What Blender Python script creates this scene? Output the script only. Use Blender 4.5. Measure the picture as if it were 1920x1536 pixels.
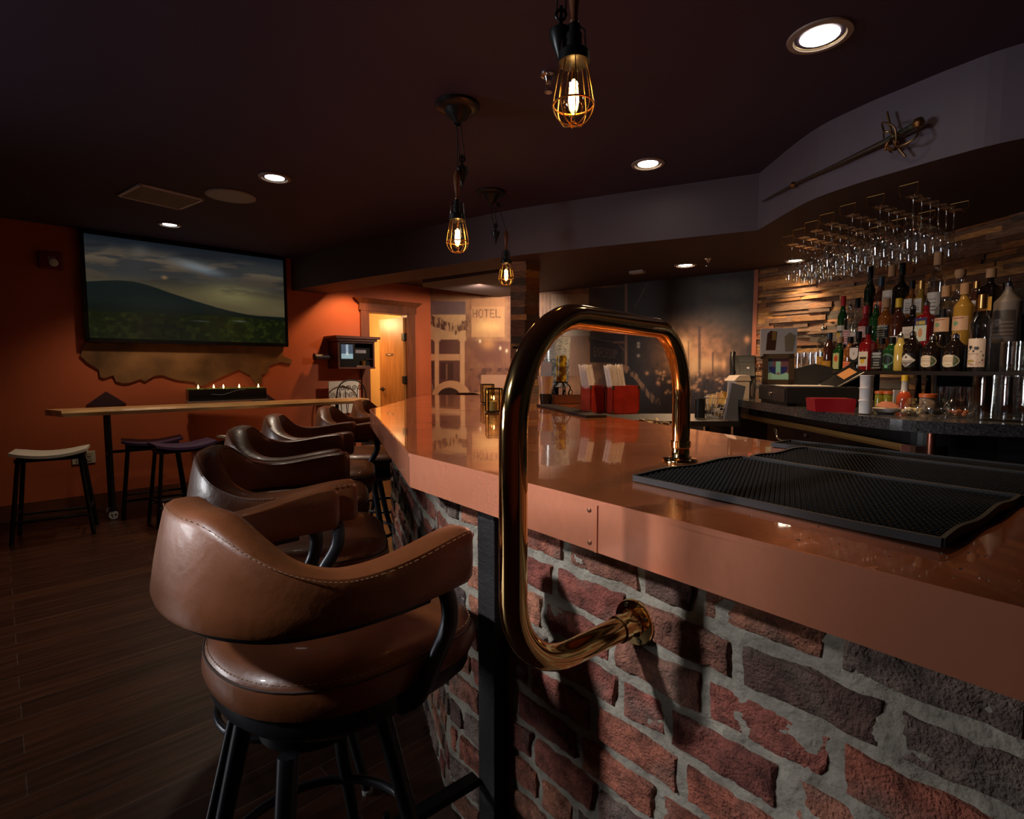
import bpy, bmesh, math, random
import numpy as np
from mathutils import Vector, Matrix, noise
random.seed(7)
for o in list(bpy.data.objects): bpy.data.objects.remove(o)
S = bpy.context.scene; COL = S.collection
PI = math.pi; R = math.radians
# ---------------------------------------------------------------- camera
H = 1.30; F = 1000.0; PITCH = math.atan(78/F)
cd = bpy.data.cameras.new('camera'); cam = bpy.data.objects.new('camera', cd); COL.objects.link(cam)
cam.location = (0, 0, H); cam.rotation_euler = (PI/2-PITCH, 0, 0)
cd.sensor_fit = 'HORIZONTAL'; cd.sensor_width = 36; cd.lens = 36*F/1920; cd.clip_start = .02; cd.clip_end = 60
S.camera = cam
S.view_settings.view_transform = 'Standard'; S.view_settings.look = 'None'
S.view_settings.gamma = 1; S.view_settings.use_curve_mapping = False
S.view_settings.exposure = 0.6
# ---------------------------------------------------------------- world and big lights
wd = bpy.data.worlds.new('world'); S.world = wd; wd.use_nodes = True
wd.node_tree.nodes['Background'].inputs[0].default_value = (.55, .5, .6, 1)
wd.node_tree.nodes['Background'].inputs[1].default_value = .02
def light(kind, name, loc, energy, color=(1,1,1), target=None, size=.1, size_y=None, spot=None, blend=.5):
    l = bpy.data.lights.new(name, kind); l.energy = energy; l.color = color
    o = bpy.data.objects.new(name, l); COL.objects.link(o); o.location = loc
    if kind == 'AREA':
        l.size = size
        if size_y: l.shape = 'RECTANGLE'; l.size_y = size_y
    else: l.shadow_soft_size = size
    if kind == 'SPOT': l.spot_size = R(spot); l.spot_blend = blend
    if target is not None:
        o.rotation_euler = (Vector(target)-Vector(loc)).to_track_quat('-Z', 'Y').to_euler()
    return o
WARM = (1, .62, .32); WARM2 = (1, .50, .20); COOL = (.97, .97, 1)
# unseen ceiling spot at left; daylight as an area lamp, no window built
light('SPOT', 'track_light', (-2.05, .10, 2.42), 215, COOL, (-.08, 1.19, 1.03), .07, spot=31, blend=1.0)
wl_ = light('AREA', 'window_light', (-6.15, 1.2, 1.65), 15, COOL, (.2, 1.0, .95), 1.4, 1.1); wl_.data.spread = R(75)
# ---------------------------------------------------------------- projecting helpers (pixel of the 1920x1536 photograph -> place)
cP, sP = math.cos(PITCH), math.sin(PITCH)
def ray(x, y):
    u = (x-960)/F; v = (768-y)/F
    return Vector((u, cP+sP*v, -sP+cP*v))
def W(x, y, z):
    r = ray(x, y); t = (z-H)/r.z
    return Vector((r.x*t, r.y*t, z))
def onplane(x, y, a, d):
    r = ray(x, y); nx, ny = d[1], -d[0]
    t = (nx*a[0]+ny*a[1])/(nx*r.x+ny*r.y)
    return Vector((r.x*t, r.y*t, H+r.z*t))
def zat(x, y, p):
    r = ray(x, y); return H+r.z*math.hypot(p[0], p[1])/math.hypot(r.x, r.y)
def px_of(X, Y, Z):
    Z = Z-H; w = Y*cP-Z*sP; v = Y*sP+Z*cP
    return 960+F*X/w, 768-F*v/w
# ---------------------------------------------------------------- materials
MATS = {}
def M(name, col=(.5,.5,.5), rough=.5, metal=0, coat=0, bump=0, bscale=40, var=0, vscale=8, trans=0, ior=1.45, emit=None, estr=0, attr=False, spec=.5, stretch=None, aniso=0, rvar=0):
    if name in MATS: return MATS[name]
    m = bpy.data.materials.new(name); m.use_nodes = True; nt = m.node_tree; b = nt.nodes['Principled BSDF']
    b.inputs['Base Color'].default_value = (*col, 1); b.inputs['Roughness'].default_value = rough
    b.inputs['Metallic'].default_value = metal; b.inputs['Coat Weight'].default_value = coat
    b.inputs['Coat Roughness'].default_value = .06
    b.inputs['Transmission Weight'].default_value = trans; b.inputs['IOR'].default_value = ior
    b.inputs['Specular IOR Level'].default_value = spec
    if emit: b.inputs['Emission Color'].default_value = (*emit, 1); b.inputs['Emission Strength'].default_value = estr
    src = None
    if attr:
        a = nt.nodes.new('ShaderNodeAttribute'); a.attribute_name = 'Col'; src = a.outputs['Color']
        if attr == 'emit':
            nt.links.new(src, b.inputs['Emission Color']); b.inputs['Emission Strength'].default_value = estr
            src = None
        else: nt.links.new(src, b.inputs['Base Color'])
    def coords():
        tc = nt.nodes.new('ShaderNodeTexCoord'); mp = nt.nodes.new('ShaderNodeMapping')
        nt.links.new(tc.outputs['Object'], mp.inputs[0])
        if stretch: mp.inputs['Scale'].default_value = stretch
        return mp.outputs[0]
    if var:
        n = nt.nodes.new('ShaderNodeTexNoise'); n.inputs['Scale'].default_value = vscale; n.inputs['Detail'].default_value = 6
        nt.links.new(coords(), n.inputs['Vector'])
        mr = nt.nodes.new('ShaderNodeMapRange'); mr.inputs[1].default_value = .3; mr.inputs[2].default_value = .7
        mr.inputs[3].default_value = 1-var; mr.inputs[4].default_value = 1+var
        nt.links.new(n.outputs['Fac'], mr.inputs[0])
        mx = nt.nodes.new('ShaderNodeVectorMath'); mx.operation = 'SCALE'
        if src: nt.links.new(src, mx.inputs[0])
        else: mx.inputs[0].default_value = col
        nt.links.new(mr.outputs[0], mx.inputs['Scale']); nt.links.new(mx.outputs[0], b.inputs['Base Color'])
        if rvar:
            m2 = nt.nodes.new('ShaderNodeMapRange'); m2.inputs[1].default_value = .3; m2.inputs[2].default_value = .7
            m2.inputs[3].default_value = rough-rvar; m2.inputs[4].default_value = rough+rvar
            nt.links.new(n.outputs['Fac'], m2.inputs[0]); nt.links.new(m2.outputs[0], b.inputs['Roughness'])
    if bump:
        n = nt.nodes.new('ShaderNodeTexNoise'); n.inputs['Scale'].default_value = bscale; n.inputs['Detail'].default_value = 5
        nt.links.new(coords(), n.inputs['Vector'])
        bp = nt.nodes.new('ShaderNodeBump'); bp.inputs['Strength'].default_value = bump; bp.inputs['Distance'].default_value = .01
        nt.links.new(n.outputs['Fac'], bp.inputs['Height']); nt.links.new(bp.outputs[0], b.inputs['Normal'])
    MATS[name] = m; return m
def thin_glass(name, tint=(1,1,1), gl=1.0, lo=.11, hi=.9):
    if name in MATS: return MATS[name]
    m = bpy.data.materials.new(name); m.use_nodes = True; nt = m.node_tree; nt.nodes.clear()
    o = nt.nodes.new('ShaderNodeOutputMaterial'); mx = nt.nodes.new('ShaderNodeMixShader')
    t = nt.nodes.new('ShaderNodeBsdfTransparent'); t.inputs[0].default_value = (*tint, 1)
    g = nt.nodes.new('ShaderNodeBsdfGlossy'); g.inputs['Roughness'].default_value = .04; g.inputs[0].default_value = (gl,)*3+(1,)
    f = nt.nodes.new('ShaderNodeLayerWeight'); f.inputs[0].default_value = .5
    pw = nt.nodes.new('ShaderNodeMath'); pw.operation = 'POWER'; pw.inputs[1].default_value = 3.0; nt.links.new(f.outputs['Facing'], pw.inputs[0])
    rg = nt.nodes.new('ShaderNodeMapRange'); rg.inputs[3].default_value = lo; rg.inputs[4].default_value = hi; nt.links.new(pw.outputs[0], rg.inputs[0])
    nt.links.new(rg.outputs[0], mx.inputs[0]); nt.links.new(t.outputs[0], mx.inputs[1]); nt.links.new(g.outputs[0], mx.inputs[2])
    nt.links.new(mx.outputs[0], o.inputs[0]); MATS[name] = m; return m
GLASS = thin_glass('clear_glass', (.96, .97, .97))
# ---------------------------------------------------------------- mesh builder
class B:
    def __init__(s): s.v = []; s.f = []; s.sm = []; s.mi = []; s.c = []
    def add(s, vs, fs, sm=False, mi=0, c=None):
        o = len(s.v); s.v += [tuple(v) for v in vs]; s.f += [tuple(i+o for i in f) for f in fs]
        s.sm += [sm]*len(fs); s.mi += [mi]*len(fs); s.c += [c or (1,1,1)]*len(vs); return s
    def box(s, p0, p1, mx=None, mi=0, c=None, bev=0):
        x0,y0,z0 = [min(a,b) for a,b in zip(p0,p1)]; x1,y1,z1 = [max(a,b) for a,b in zip(p0,p1)]
        if bev:
            bm = bmesh.new(); bmesh.ops.create_cube(bm, size=1)
            for v in bm.verts: v.co = Vector((x0+(v.co.x+.5)*(x1-x0), y0+(v.co.y+.5)*(y1-y0), z0+(v.co.z+.5)*(z1-z0)))
            bmesh.ops.bevel(bm, geom=bm.edges[:], offset=bev, segments=2, affect='EDGES', profile=.5)
            bm.verts.index_update(); vs = [v.co.copy() for v in bm.verts]; fs = [[v.index for v in f.verts] for f in bm.faces]; bm.free()
        else:
            vs = [Vector(p) for p in ((x0,y0,z0),(x1,y0,z0),(x1,y1,z0),(x0,y1,z0),(x0,y0,z1),(x1,y0,z1),(x1,y1,z1),(x0,y1,z1))]
            fs = [(0,3,2,1),(4,5,6,7),(0,1,5,4),(1,2,6,5),(2,3,7,6),(3,0,4,7)]
        if mx: vs = [mx @ v for v in vs]
        return s.add(vs, fs, False, mi, c)
    def prism(s, pts, z0, z1, mi=0, c=None):
        n = len(pts); a = sum(pts[i][0]*pts[(i+1)%n][1]-pts[(i+1)%n][0]*pts[i][1] for i in range(n))
        if a < 0: pts = pts[::-1]
        vs = [(p[0],p[1],z0) for p in pts]+[(p[0],p[1],z1) for p in pts]
        fs = [tuple(range(n-1,-1,-1)), tuple(range(n,2*n))]+[(i,(i+1)%n,n+(i+1)%n,n+i) for i in range(n)]
        return s.add(vs, fs, False, mi, c)
    def lathe(s, prof, seg=24, mx=None, mi=0, c=None, sm=True, cap=True):
        vs = []; fs = []; rings = []
        for r, z in prof:
            if r < 1e-6: rings.append([len(vs)]); vs.append(Vector((0,0,z)))
            else:
                rings.append(list(range(len(vs), len(vs)+seg)))
                vs += [Vector((r*math.cos(2*PI*i/seg), r*math.sin(2*PI*i/seg), z)) for i in range(seg)]
        for a, b in zip(rings, rings[1:]):
            for i in range(seg):
                j = (i+1) % seg
                if len(a) == 1 and len(b) == 1: continue
                if len(a) == 1: fs.append((a[0], b[j], b[i]))
                elif len(b) == 1: fs.append((a[i], a[j], b[0]))
                else: fs.append((a[i], a[j], b[j], b[i]))
        if cap:
            if len(rings[0]) > 1: fs.append(tuple(rings[0][::-1]))
            if len(rings[-1]) > 1: fs.append(tuple(rings[-1]))
        if mx: vs = [mx @ v for v in vs]
        return s.add(vs, fs, sm, mi, c)
    def tube(s, path, r, seg=12, mi=0, c=None, closed=False, cap=True, flat=None):
        P = [Vector(p) for p in path]; n = len(P); rs = r if hasattr(r, '__len__') else [r]*n
        T = []
        for i in range(n):
            a = P[(i-1) % n] if closed or i > 0 else P[0]; b = P[(i+1) % n] if closed or i < n-1 else P[-1]
            T.append((b-a).normalized())
        up = Vector((0,0,1)) if abs(T[0].z) < .9 else Vector((1,0,0))
        N = (up-T[0]*up.dot(T[0])).normalized(); vs = []
        for i in range(n):
            N = (N-T[i]*N.dot(T[i])).normalized(); Bn = T[i].cross(N)
            for k in range(seg):
                a = 2*PI*k/seg; vs.append(P[i]+(N*math.cos(a)+Bn*math.sin(a))*rs[i])
        fs = []
        for i in range(n if closed else n-1):
            j = (i+1) % n
            for k in range(seg): l = (k+1) % seg; fs.append((i*seg+k, i*seg+l, j*seg+l, j*seg+k))
        if not closed and cap: fs += [tuple(range(seg-1,-1,-1)), tuple(range((n-1)*seg, n*seg))]
        return s.add(vs, fs, True, mi, c)
    def cyl(s, a, b, r, seg=16, mi=0, c=None, r2=None): return s.tube([a, b], [r, r2 if r2 is not None else r], seg, mi, c)
    def loft(s, rings, closed=False, mi=0, sm=True, cap=True, c=None):
        k = len(rings[0]); vs = [p for r in rings for p in r]; fs = []
        m = len(rings)
        for i in range(m if closed else m-1):
            j = (i+1) % m
            for a in range(k): b = (a+1) % k; fs.append((i*k+a, i*k+b, j*k+b, j*k+a))
        if not closed and cap: fs += [tuple(range(k-1,-1,-1)), tuple(range((m-1)*k, m*k))]
        return s.add(vs, fs, sm, mi, c)
    def obj(s, name, mats, parent=None, mx=None, col=False):
        me = bpy.data.meshes.new(name)
        vs = [mx @ Vector(v) for v in s.v] if mx else s.v
        me.from_pydata([tuple(v) for v in vs], [], s.f)
        me.polygons.foreach_set('use_smooth', s.sm); me.polygons.foreach_set('material_index', s.mi)
        for m in (mats if isinstance(mats, (list, tuple)) else [mats]): me.materials.append(m)
        if col or any(c != (1,1,1) for c in s.c):
            ca = me.color_attributes.new('Col', 'FLOAT_COLOR', 'POINT')
            ca.data.foreach_set('color', np.array([(*c,1) for c in s.c], dtype=np.float32).ravel())
        me.validate(); me.update()
        if any(s.sm):
            bm = bmesh.new(); bm.from_mesh(me); bmesh.ops.recalc_face_normals(bm, faces=bm.faces)
            for e in bm.edges:
                if len(e.link_faces) == 2 and e.calc_face_angle(0) > R(42): e.smooth = False
            bm.to_mesh(me); bm.free()
        o = bpy.data.objects.new(name, me); COL.objects.link(o)
        if parent: o.parent = parent
        return o
def canvas(name, p0, ux, uz, nx, nz, fn, mat, parent=None, thick=0):
    """flat coloured sheet: grid spanned by ux, uz from p0; fn(u,v)->rgb arrays"""
    p0 = np.array(p0); ux = np.array(ux); uz = np.array(uz)
    U, V = np.meshgrid(np.linspace(0,1,nx+1), np.linspace(0,1,nz+1))
    P = p0[None,None]+U[...,None]*ux+V[...,None]*uz
    rgb = fn(U, V, P)
    vs = P.reshape(-1,3).tolist(); fs = []
    w = nx+1
    for j in range(nz):
        for i in range(nx): a = j*w+i; fs.append((a, a+1, a+w+1, a+w))
    me = bpy.data.meshes.new(name); me.from_pydata(vs, [], fs); me.materials.append(mat)
    ca = me.color_attributes.new('Col', 'FLOAT_COLOR', 'POINT')
    c4 = np.ones((rgb.shape[0]*rgb.shape[1], 4), np.float32); c4[:, :3] = np.clip(rgb.reshape(-1,3), 0, 1)
    ca.data.foreach_set('color', c4.ravel()); me.update()
    o = bpy.data.objects.new(name, me); COL.objects.link(o)
    if parent: o.parent = parent
    return o
def vnoise(x, y, seed=0, oct=4):
    rs = np.random.RandomState(seed); T = rs.rand(64,64); out = 0; amp = 1; tot = 0
    for o in range(oct):
        xi = np.floor(x).astype(int); yi = np.floor(y).astype(int); fx = x-xi; fy = y-yi
        fx = fx*fx*(3-2*fx); fy = fy*fy*(3-2*fy)
        a = T[xi%64, yi%64]; b = T[(xi+1)%64, yi%64]; c = T[xi%64, (yi+1)%64]; d = T[(xi+1)%64, (yi+1)%64]
        out = out+amp*((a*(1-fx)+b*fx)*(1-fy)+(c*(1-fx)+d*fx)*fy); tot += amp; amp *= .5; x = x*2+17; y = y*2+5
    return out/tot
def srgb(r, g, b): return tuple((v/255/12.92 if v/255 <= .04045 else ((v/255+.055)/1.055)**2.4) for v in (r, g, b))
FONT = {'A':'01110100011000111111100011000110001','B':'11110100011000111110100011000111110','E':'11111100001000011110100001000011111','F':'11111100001000011110100001000010000','H':'10001100011000111111100011000110001','I':'01110001000010000100001000010001110','L':'10000100001000010000100001000011111','M':'10001110111010110101100011000110001','N':'10001110011010110011100011000110001','O':'01110100011000110001100011000101110','P':'11110100011000111110100001000010000','R':'11110100011000111110101001001010001','S':'01111100001000001110000010000111110','T':'11111001000010000100001000010000100','U':'10001100011000110001100011000101110','C':'01110100011000010000100001000101110'}
def stamp(mask_x, mask_y, text, x0, y0, x1, y1):
    """boolean mask of text inside the box (y grows downwards)"""
    n = len(text); cw = (x1-x0)/n; gx = (mask_x-x0)/cw; gy = (mask_y-y0)/(y1-y0)
    out = np.zeros(mask_x.shape, bool)
    for i, ch in enumerate(text):
        bits = np.array([int(b) for b in FONT[ch]]).reshape(7,5)
        cx = np.floor((gx-i)*6).astype(int); cy = np.floor(gy*7).astype(int)
        ok = (cx >= 0) & (cx < 5) & (cy >= 0) & (cy < 7)
        out |= ok & (bits[np.clip(cy,0,6), np.clip(cx,0,4)] == 1)
    return out
# ---------------------------------------------------------------- naming helpers
def tag(o, label, cat, group=None, kind=None):
    o['label'] = label; o['category'] = cat
    if group: o['group'] = group
    if kind: o['kind'] = kind
    return o
def empty(name, label, cat, loc=(0,0,0), rz=0, group=None):
    o = bpy.data.objects.new(name, None); COL.objects.link(o); o.location = loc; o.rotation_euler = (0,0,rz)
    o.empty_display_size = .05
    return tag(o, label, cat, group)
def struct(o): o['kind'] = 'structure'; return o
def dup(root, loc, rz=0, label=None, sc=None, group=None):
    r = root.copy(); COL.objects.link(r); r.location = loc; r.rotation_euler = (0,0,rz)
    if sc: r.scale = (sc,)*3 if not hasattr(sc,'__len__') else sc
    if label: r['label'] = label
    if group: r['group'] = group
    for ch in list(root.children):
        c = ch.copy(); COL.objects.link(c); c.parent = r
        for g in list(ch.children):
            d = g.copy(); COL.objects.link(d); d.parent = c
    return r
def bez(pts, n=8, closed=False):
    """Catmull-Rom through points"""
    P = [Vector(p) for p in pts]; out = []; m = len(P)
    for i in range(m if closed else m-1):
        a = P[(i-1)%m] if closed or i else P[0]*2-P[1]; b = P[i]; c = P[(i+1)%m]; d = P[(i+2)%m] if closed or i < m-2 else c*2-b
        for k in range(n):
            t = k/n; out.append(.5*((2*b)+(c-a)*t+(2*a-5*b+4*c-d)*t*t+(3*b-3*c+d-a)*t**3))
    if not closed: out.append(P[-1])
    return out
def frame2(d, z=(0,0,1)):
    """matrix with x axis along horizontal d"""
    x = Vector((d[0], d[1], 0)).normalized(); zz = Vector((0,0,1)); y = zz.cross(x)
    return Matrix(((x.x,y.x,0,0),(x.y,y.y,0,0),(0,0,1,0),(0,0,0,1)))
def at_mx(loc, d=(1,0)): return Matrix.Translation(Vector(loc)) @ frame2(d)
BLACK = M('black_metal', (.012,.012,.014), .45, .6)
DMETAL = M('dark_steel', (.045,.048,.05), .34, .75, var=.25, vscale=30)
BRONZE = M('dark_bronze', (.035,.028,.024), .35, .85)
BRASS = M('polished_brass', (.88,.58,.23), .09, 1)
GOLDW = M('gold_wire', (.62,.36,.12), .3, 1)
CHROME = M('chrome', (.75,.75,.77), .15, 1)
# ================================================================ ROOM SHELL
TW0 = Vector((-4.369, 4.463)); E1 = Vector((math.cos(R(44)), math.sin(R(44)))); NW = Vector((E1.y, -E1.x))  # wall line, its direction, its normal into the room
def tw(s, z, off=0): p = TW0+E1*s+NW*off; return Vector((p.x, p.y, z))
def tws(x, y):  # pixel -> (s, z) on the screen wall
    p = onplane(x, y, TW0, E1); return (Vector((p.x,p.y))-TW0).dot(E1), p.z
MURD = Vector((.787, -.616)); MUR0 = Vector((1.209, 5.737))
# corner of the two walls
det = E1.x*(-MURD.y)+MURD.x*E1.y; dv = MUR0-TW0
sK = (dv.x*(-MURD.y)+MURD.x*dv.y)/det; K = TW0+E1*sK
PL = [Vector((2.232,4.936)), Vector((2.62,4.42)), Vector((2.86,3.7)), Vector((2.96,3.0)), Vector((2.98,1.8)), Vector((2.98,-3.0))]
ZC = 2.55; ZS = 2.19; ZR = 2.42
m_floor = bpy.data.materials.new('wood_floor'); m_floor.use_nodes = True
nt = m_floor.node_tree; b = nt.nodes['Principled BSDF']
tc = nt.nodes.new('ShaderNodeTexCoord'); mp = nt.nodes.new('ShaderNodeMapping'); mp.inputs['Rotation'].default_value = (0,0,R(-44))
nt.links.new(tc.outputs['Object'], mp.inputs[0])
br = nt.nodes.new('ShaderNodeTexBrick'); br.inputs['Scale'].default_value = 1; br.inputs['Brick Width'].default_value = 1.1; br.inputs['Row Height'].default_value = .125
br.inputs['Mortar Size'].default_value = .0016; br.offset = .37; br.inputs['Color1'].default_value = (.050,.018,.008,1); br.inputs['Color2'].default_value = (.022,.008,.005,1); br.inputs['Mortar'].default_value = (.07,.05,.04,1)
br.inputs['Bias'].default_value = 0
nt.links.new(mp.outputs[0], br.inputs['Vector'])
mp2 = nt.nodes.new('ShaderNodeMapping'); mp2.inputs['Scale'].default_value = (3,30,3); nt.links.new(mp.outputs[0], mp2.inputs[0])
nz = nt.nodes.new('ShaderNodeTexNoise'); nz.inputs['Scale'].default_value = 1.2; nz.inputs['Detail'].default_value = 8; nt.links.new(mp2.outputs[0], nz.inputs['Vector'])
mr = nt.nodes.new('ShaderNodeMapRange'); mr.inputs[1].default_value = .3; mr.inputs[2].default_value = .7; mr.inputs[3].default_value = .55; mr.inputs[4].default_value = 1.5
nt.links.new(nz.outputs['Fac'], mr.inputs[0]); sc = nt.nodes.new('ShaderNodeVectorMath'); sc.operation = 'SCALE'
nt.links.new(br.outputs['Color'], sc.inputs[0]); nt.links.new(mr.outputs[0], sc.inputs['Scale']); nt.links.new(sc.outputs[0], b.inputs['Base Color'])
b.inputs['Roughness'].default_value = .32
bp = nt.nodes.new('ShaderNodeBump'); bp.inputs['Strength'].default_value = .25; bp.inputs['Distance'].default_value = .004
nt.links.new(nz.outputs['Fac'], bp.inputs['Height']); nt.links.new(bp.outputs[0], b.inputs['Normal'])
m_org = M('orange_wall_paint', (.46,.10,.034), .55, var=.08, vscale=2, bump=.05, bscale=90)
m_ceil = M('aubergine_ceiling_paint', (.046,.032,.074), .7)
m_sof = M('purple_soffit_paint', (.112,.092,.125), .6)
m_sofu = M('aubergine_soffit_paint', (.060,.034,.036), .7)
m_base = M('baseboard_wood', (.12,.035,.016), .4, var=.2)
m_trimwood = M('stained_door_trim', (.15,.042,.016), .4, var=.25, vscale=6, stretch=(4,4,.6))
fl = B().box((-8,-3.2,-.05), (5,10,0)); struct(fl.obj('floor', m_floor))
ce = B().box((-8,-3.2,ZC), (5,10,ZC+.05)); struct(ce.obj('ceiling', m_ceil))
# screen wall, with the doorway cut out
sD0, _ = tws(689, 640); sD1, _ = tws(765, 640); zD = 2.03
def wallbox(bb, s0, s1, z0, z1, th=.12):
    a, c = tw(s0,0), tw(s1,0); a2, c2 = tw(s0,0,-th), tw(s1,0,-th)
    bb.prism([(a.x,a.y),(c.x,c.y),(c2.x,c2.y),(a2.x,a2.y)], z0, z1)
wb = B(); wallbox(wb, -2.6, sD0, 0, ZC); wallbox(wb, sD1, sK+.1, 0, ZC); wallbox(wb, sD0, sD1, zD, ZC)
struct(wb.obj('wall_back', m_org))
b_ = B()
a, c = tw(-2.6,0,.001), tw(sD0-.1,0,.001); a2, c2 = tw(-2.6,0,.016), tw(sD0-.1,0,.016)
b_.prism([(a.x,a.y),(c.x,c.y),(c2.x,c2.y),(a2.x,a2.y)], .001, .125)
struct(b_.obj('baseboard_back', m_base))
# left and rear walls, out of the frame, both plain; the daylight is an area lamp by the left one
L0 = TW0+E1*-2.6
wl = B().prism([(L0.x,L0.y),(L0.x-.1,L0.y),(L0.x-.1,-3.1),(L0.x,-3.1)], 0, ZC); struct(wl.obj('wall_left', m_org))
wr = B().box((-7,-3.1,0),(3.1,-3,ZC)); struct(wr.obj('wall_rear', m_org))
# ---- mural painted wall
def mural(U, V, P):
    Z = P[...,2]-H; w = P[...,1]*cP-Z*sP; v = P[...,1]*sP+Z*cP
    x = 960+F*P[...,0]/w; y = 768-F*v/w
    n1 = vnoise(x/9, y/9, 1); n2 = vnoise(x/30, y/30, 2); n3 = vnoise(x/3.2, y/14, 3, 3)
    def S3(*c): return np.array(srgb(*c))
    def mix(c, col, a): a = np.clip(a,0,1)[...,None]; return c*(1-a)+S3(*col)*a
    def sm(a, lo, hi): t = np.clip((a-lo)/(hi-lo),0,1); return t*t*(3-2*t)
    def rect(x0,y0,x1,y1,s=1.0): return sm(x,x0-s,x0+s)*(1-sm(x,x1-s,x1+s))*sm(y,y0-s,y0+s)*(1-sm(y,y1-s,y1+s))
    def blob(cx,cy,rx,ry,p=1): return np.exp(-(((x-cx)/rx)**2+((y-cy)/ry)**2)*p)
    c = np.ones(x.shape+(3,))*S3(120,84,72)
    c = mix(c, (172,128,96), sm(n2,.35,.7)*.8)
    c = mix(c, (44,38,38), sm(x,1095,1190)); c = mix(c, (46,46,50), sm(x,1200,1380)*.9)
    c = mix(c, (82,66,56), sm(n2,.45,.75)*sm(x,1150,1300)*(1-sm(y,590,680))*.45)
    # old storefront on the left
    c = mix(c, (196,160,122), rect(786,585,873,637)*(.75+.25*n1)); c = mix(c, (110,90,92), rect(800,565,873,590))
    c = mix(c, (96,86,86), rect(786,538,806,578)*(np.sin(x*1.8)*.5+.5)); c = mix(c, (150,112,84), rect(820,545,900,562)*.7)
    c = mix(c, (84,56,58), rect(787,637,862,735)); c = mix(c, (178,140,112), rect(786,664,862,676)+rect(793,676,803,702)*.6)
    c = mix(c, (60,40,44), rect(803,678,815,712)+rect(826,680,850,712)); c = mix(c, (150,112,92), rect(836,682,839,712)*.5)
    for cx in (819,867): c = mix(c, (192,154,122), rect(cx-4,632,cx+4,742)+rect(cx-7,632,cx+7,640)*.8)
    gy = 592+ (np.clip((x-790)/85,0,1))*34 - 14*np.sin(np.clip((x-855)/20,0,1)*PI/2)
    c = mix(c, (88,60,58), (np.abs(y-gy) < 5+9*n1)*(x>786)*(x<885)*sm(n3,.35,.6))
    # hotel sign and crowd
    c = mix(c, (188,142,104), rect(884,560,946,632)*.8); c = mix(c, (150,104,80), rect(882,560,950,575)*.5)
    c = mix(c, (110,76,66), stamp(x, y, 'HOTEL', 886, 580, 940, 596)*.9)
    c = mix(c, (226,184,128), blob(914,612,24,12)*.8)
    c = mix(c, (112,72,68), rect(872,640,962,735)*(.6+.5*(n3-.3))); c = mix(c, (206,150,100), blob(915,645,12,10)*.7)
    c = mix(c, (86,58,60), rect(878,690,962,735)*sm(n1,.4,.7))
    for lx, ly in ((938,653),(950,658),(900,640)): c = mix(c, (240,220,190), blob(lx,ly,2,3))
    # cars
    d = np.hypot((x-785)/30, (y-735)/36); c = mix(c, (54,42,44), (d<1)*1.); c = mix(c, (140,112,104), (np.abs(d-.9)<.05)*.7)
    d = np.hypot((x-846)/36, (y-744)/30); c = mix(c, (184,144,114), (d<1)*1.); c = mix(c, (48,34,36), (np.hypot((x-842)/22,(y-746)/19)<1)*1.)
    c = mix(c, (178,138,116), rect(902,703,962,735)*.9)
    # fluted columns, dark sign, lamp post
    c = mix(c, (150,122,110), rect(1008,552,1104,600)*(.5+.5*np.sin(x*.9))); c = mix(c, (190,164,146), rect(1034,552,1104,600)*.55)
    c = mix(c, (40,30,30), rect(1104,540,1172,640)*.8)
    c = mix(c, (150,118,104), rect(1062,630,1102,705)*(.78+.22*np.sin(x*1.1))*(1-sm(x,1095,1105)*.7)); c = mix(c, (170,156,142), rect(1056,608,1106,630)*.85)
    c = mix(c, (46,32,32), rect(1106,634,1166,680)); c = mix(c, (120,92,82), stamp(x, y, 'EMPORIUM', 1113, 650-(x-1113)*-.12, 1158, 668-(x-1113)*-.12)*.8)
    c = mix(c, (104,80,76), (np.abs(y-(634+(x-1108)*.18))<1)*(x>1106)*(x<1152))
    c = mix(c, (150,116,100), rect(1171.5,532,1176,700)*(.7+.4*n1)); c = mix(c, (140,96,84), rect(1150,640,1172,644)+(np.abs(y-(646+(x-1160)))<1.2)*(x>1160)*(x<1172))
    c = mix(c, (110,90,84), (np.abs((x-1190)*1.9+(y-577))<1.8)*(x>1189)*(x<1214))
    for ly in (644,650,667): c = mix(c, (190,184,176), blob(1197,ly,2.5,2.5))
    g2 = 690+ (x-1165)*.85-8*np.sin((x-1165)/12); c = mix(c, (170,130,104), (np.abs(y-g2) < 4+6*n1)*(x>1162)*(x<1238)*sm(n3,.3,.6)*.9)
    # glowing city
    sky = blob(1305,668,58,46); c = mix(c, (196,140,104), sky*(.75+1.1*(n1-.3))); c = mix(c, (236,184,134), blob(1283,648,13,15)*.9)
    c = mix(c, (240,190,140), blob(1300,690,15,26)*.8+blob(1330,683,22,10)*.7); c = mix(c, (226,168,122), blob(1357,684,4,9)+blob(1345,682,10,4)*.7)
    for bx, w_, top in ((1262,6,650),(1309,5,612),(1290,2,640),(1335,3,660)): c = mix(c, (60,50,52), rect(bx,top,bx+w_,720)*.75)
    c = mix(c, (52,42,44), sm(y,694,712)*sm(x,1180,1250)*(.85-.9*(n3-.45)))
    rs = np.random.RandomState(4)
    for k in range(60):
        lx, ly = 1225+rs.rand()*150, 695+rs.rand()*42; c = mix(c, (214,160,122), blob(lx,ly,1.5+rs.rand()*2,1.5+rs.rand()*2)*rs.rand())
    c = mix(c, (208,150,112), blob(1401,637,5,6))
    c = mix(c, (214,160,120), blob(1213,700,3,3)+blob(1245,698,2.5,3)+blob(1238,700,2,3))
    c = c*(.86+.28*n3[...,None]*.5+.14*n1[...,None])
    return c*.95
Kd = (K+MURD*-.02); mw = (MUR0+MURD*1.30-Kd).length
m_mur = M('mural_print', attr=True, rough=.42)
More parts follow.
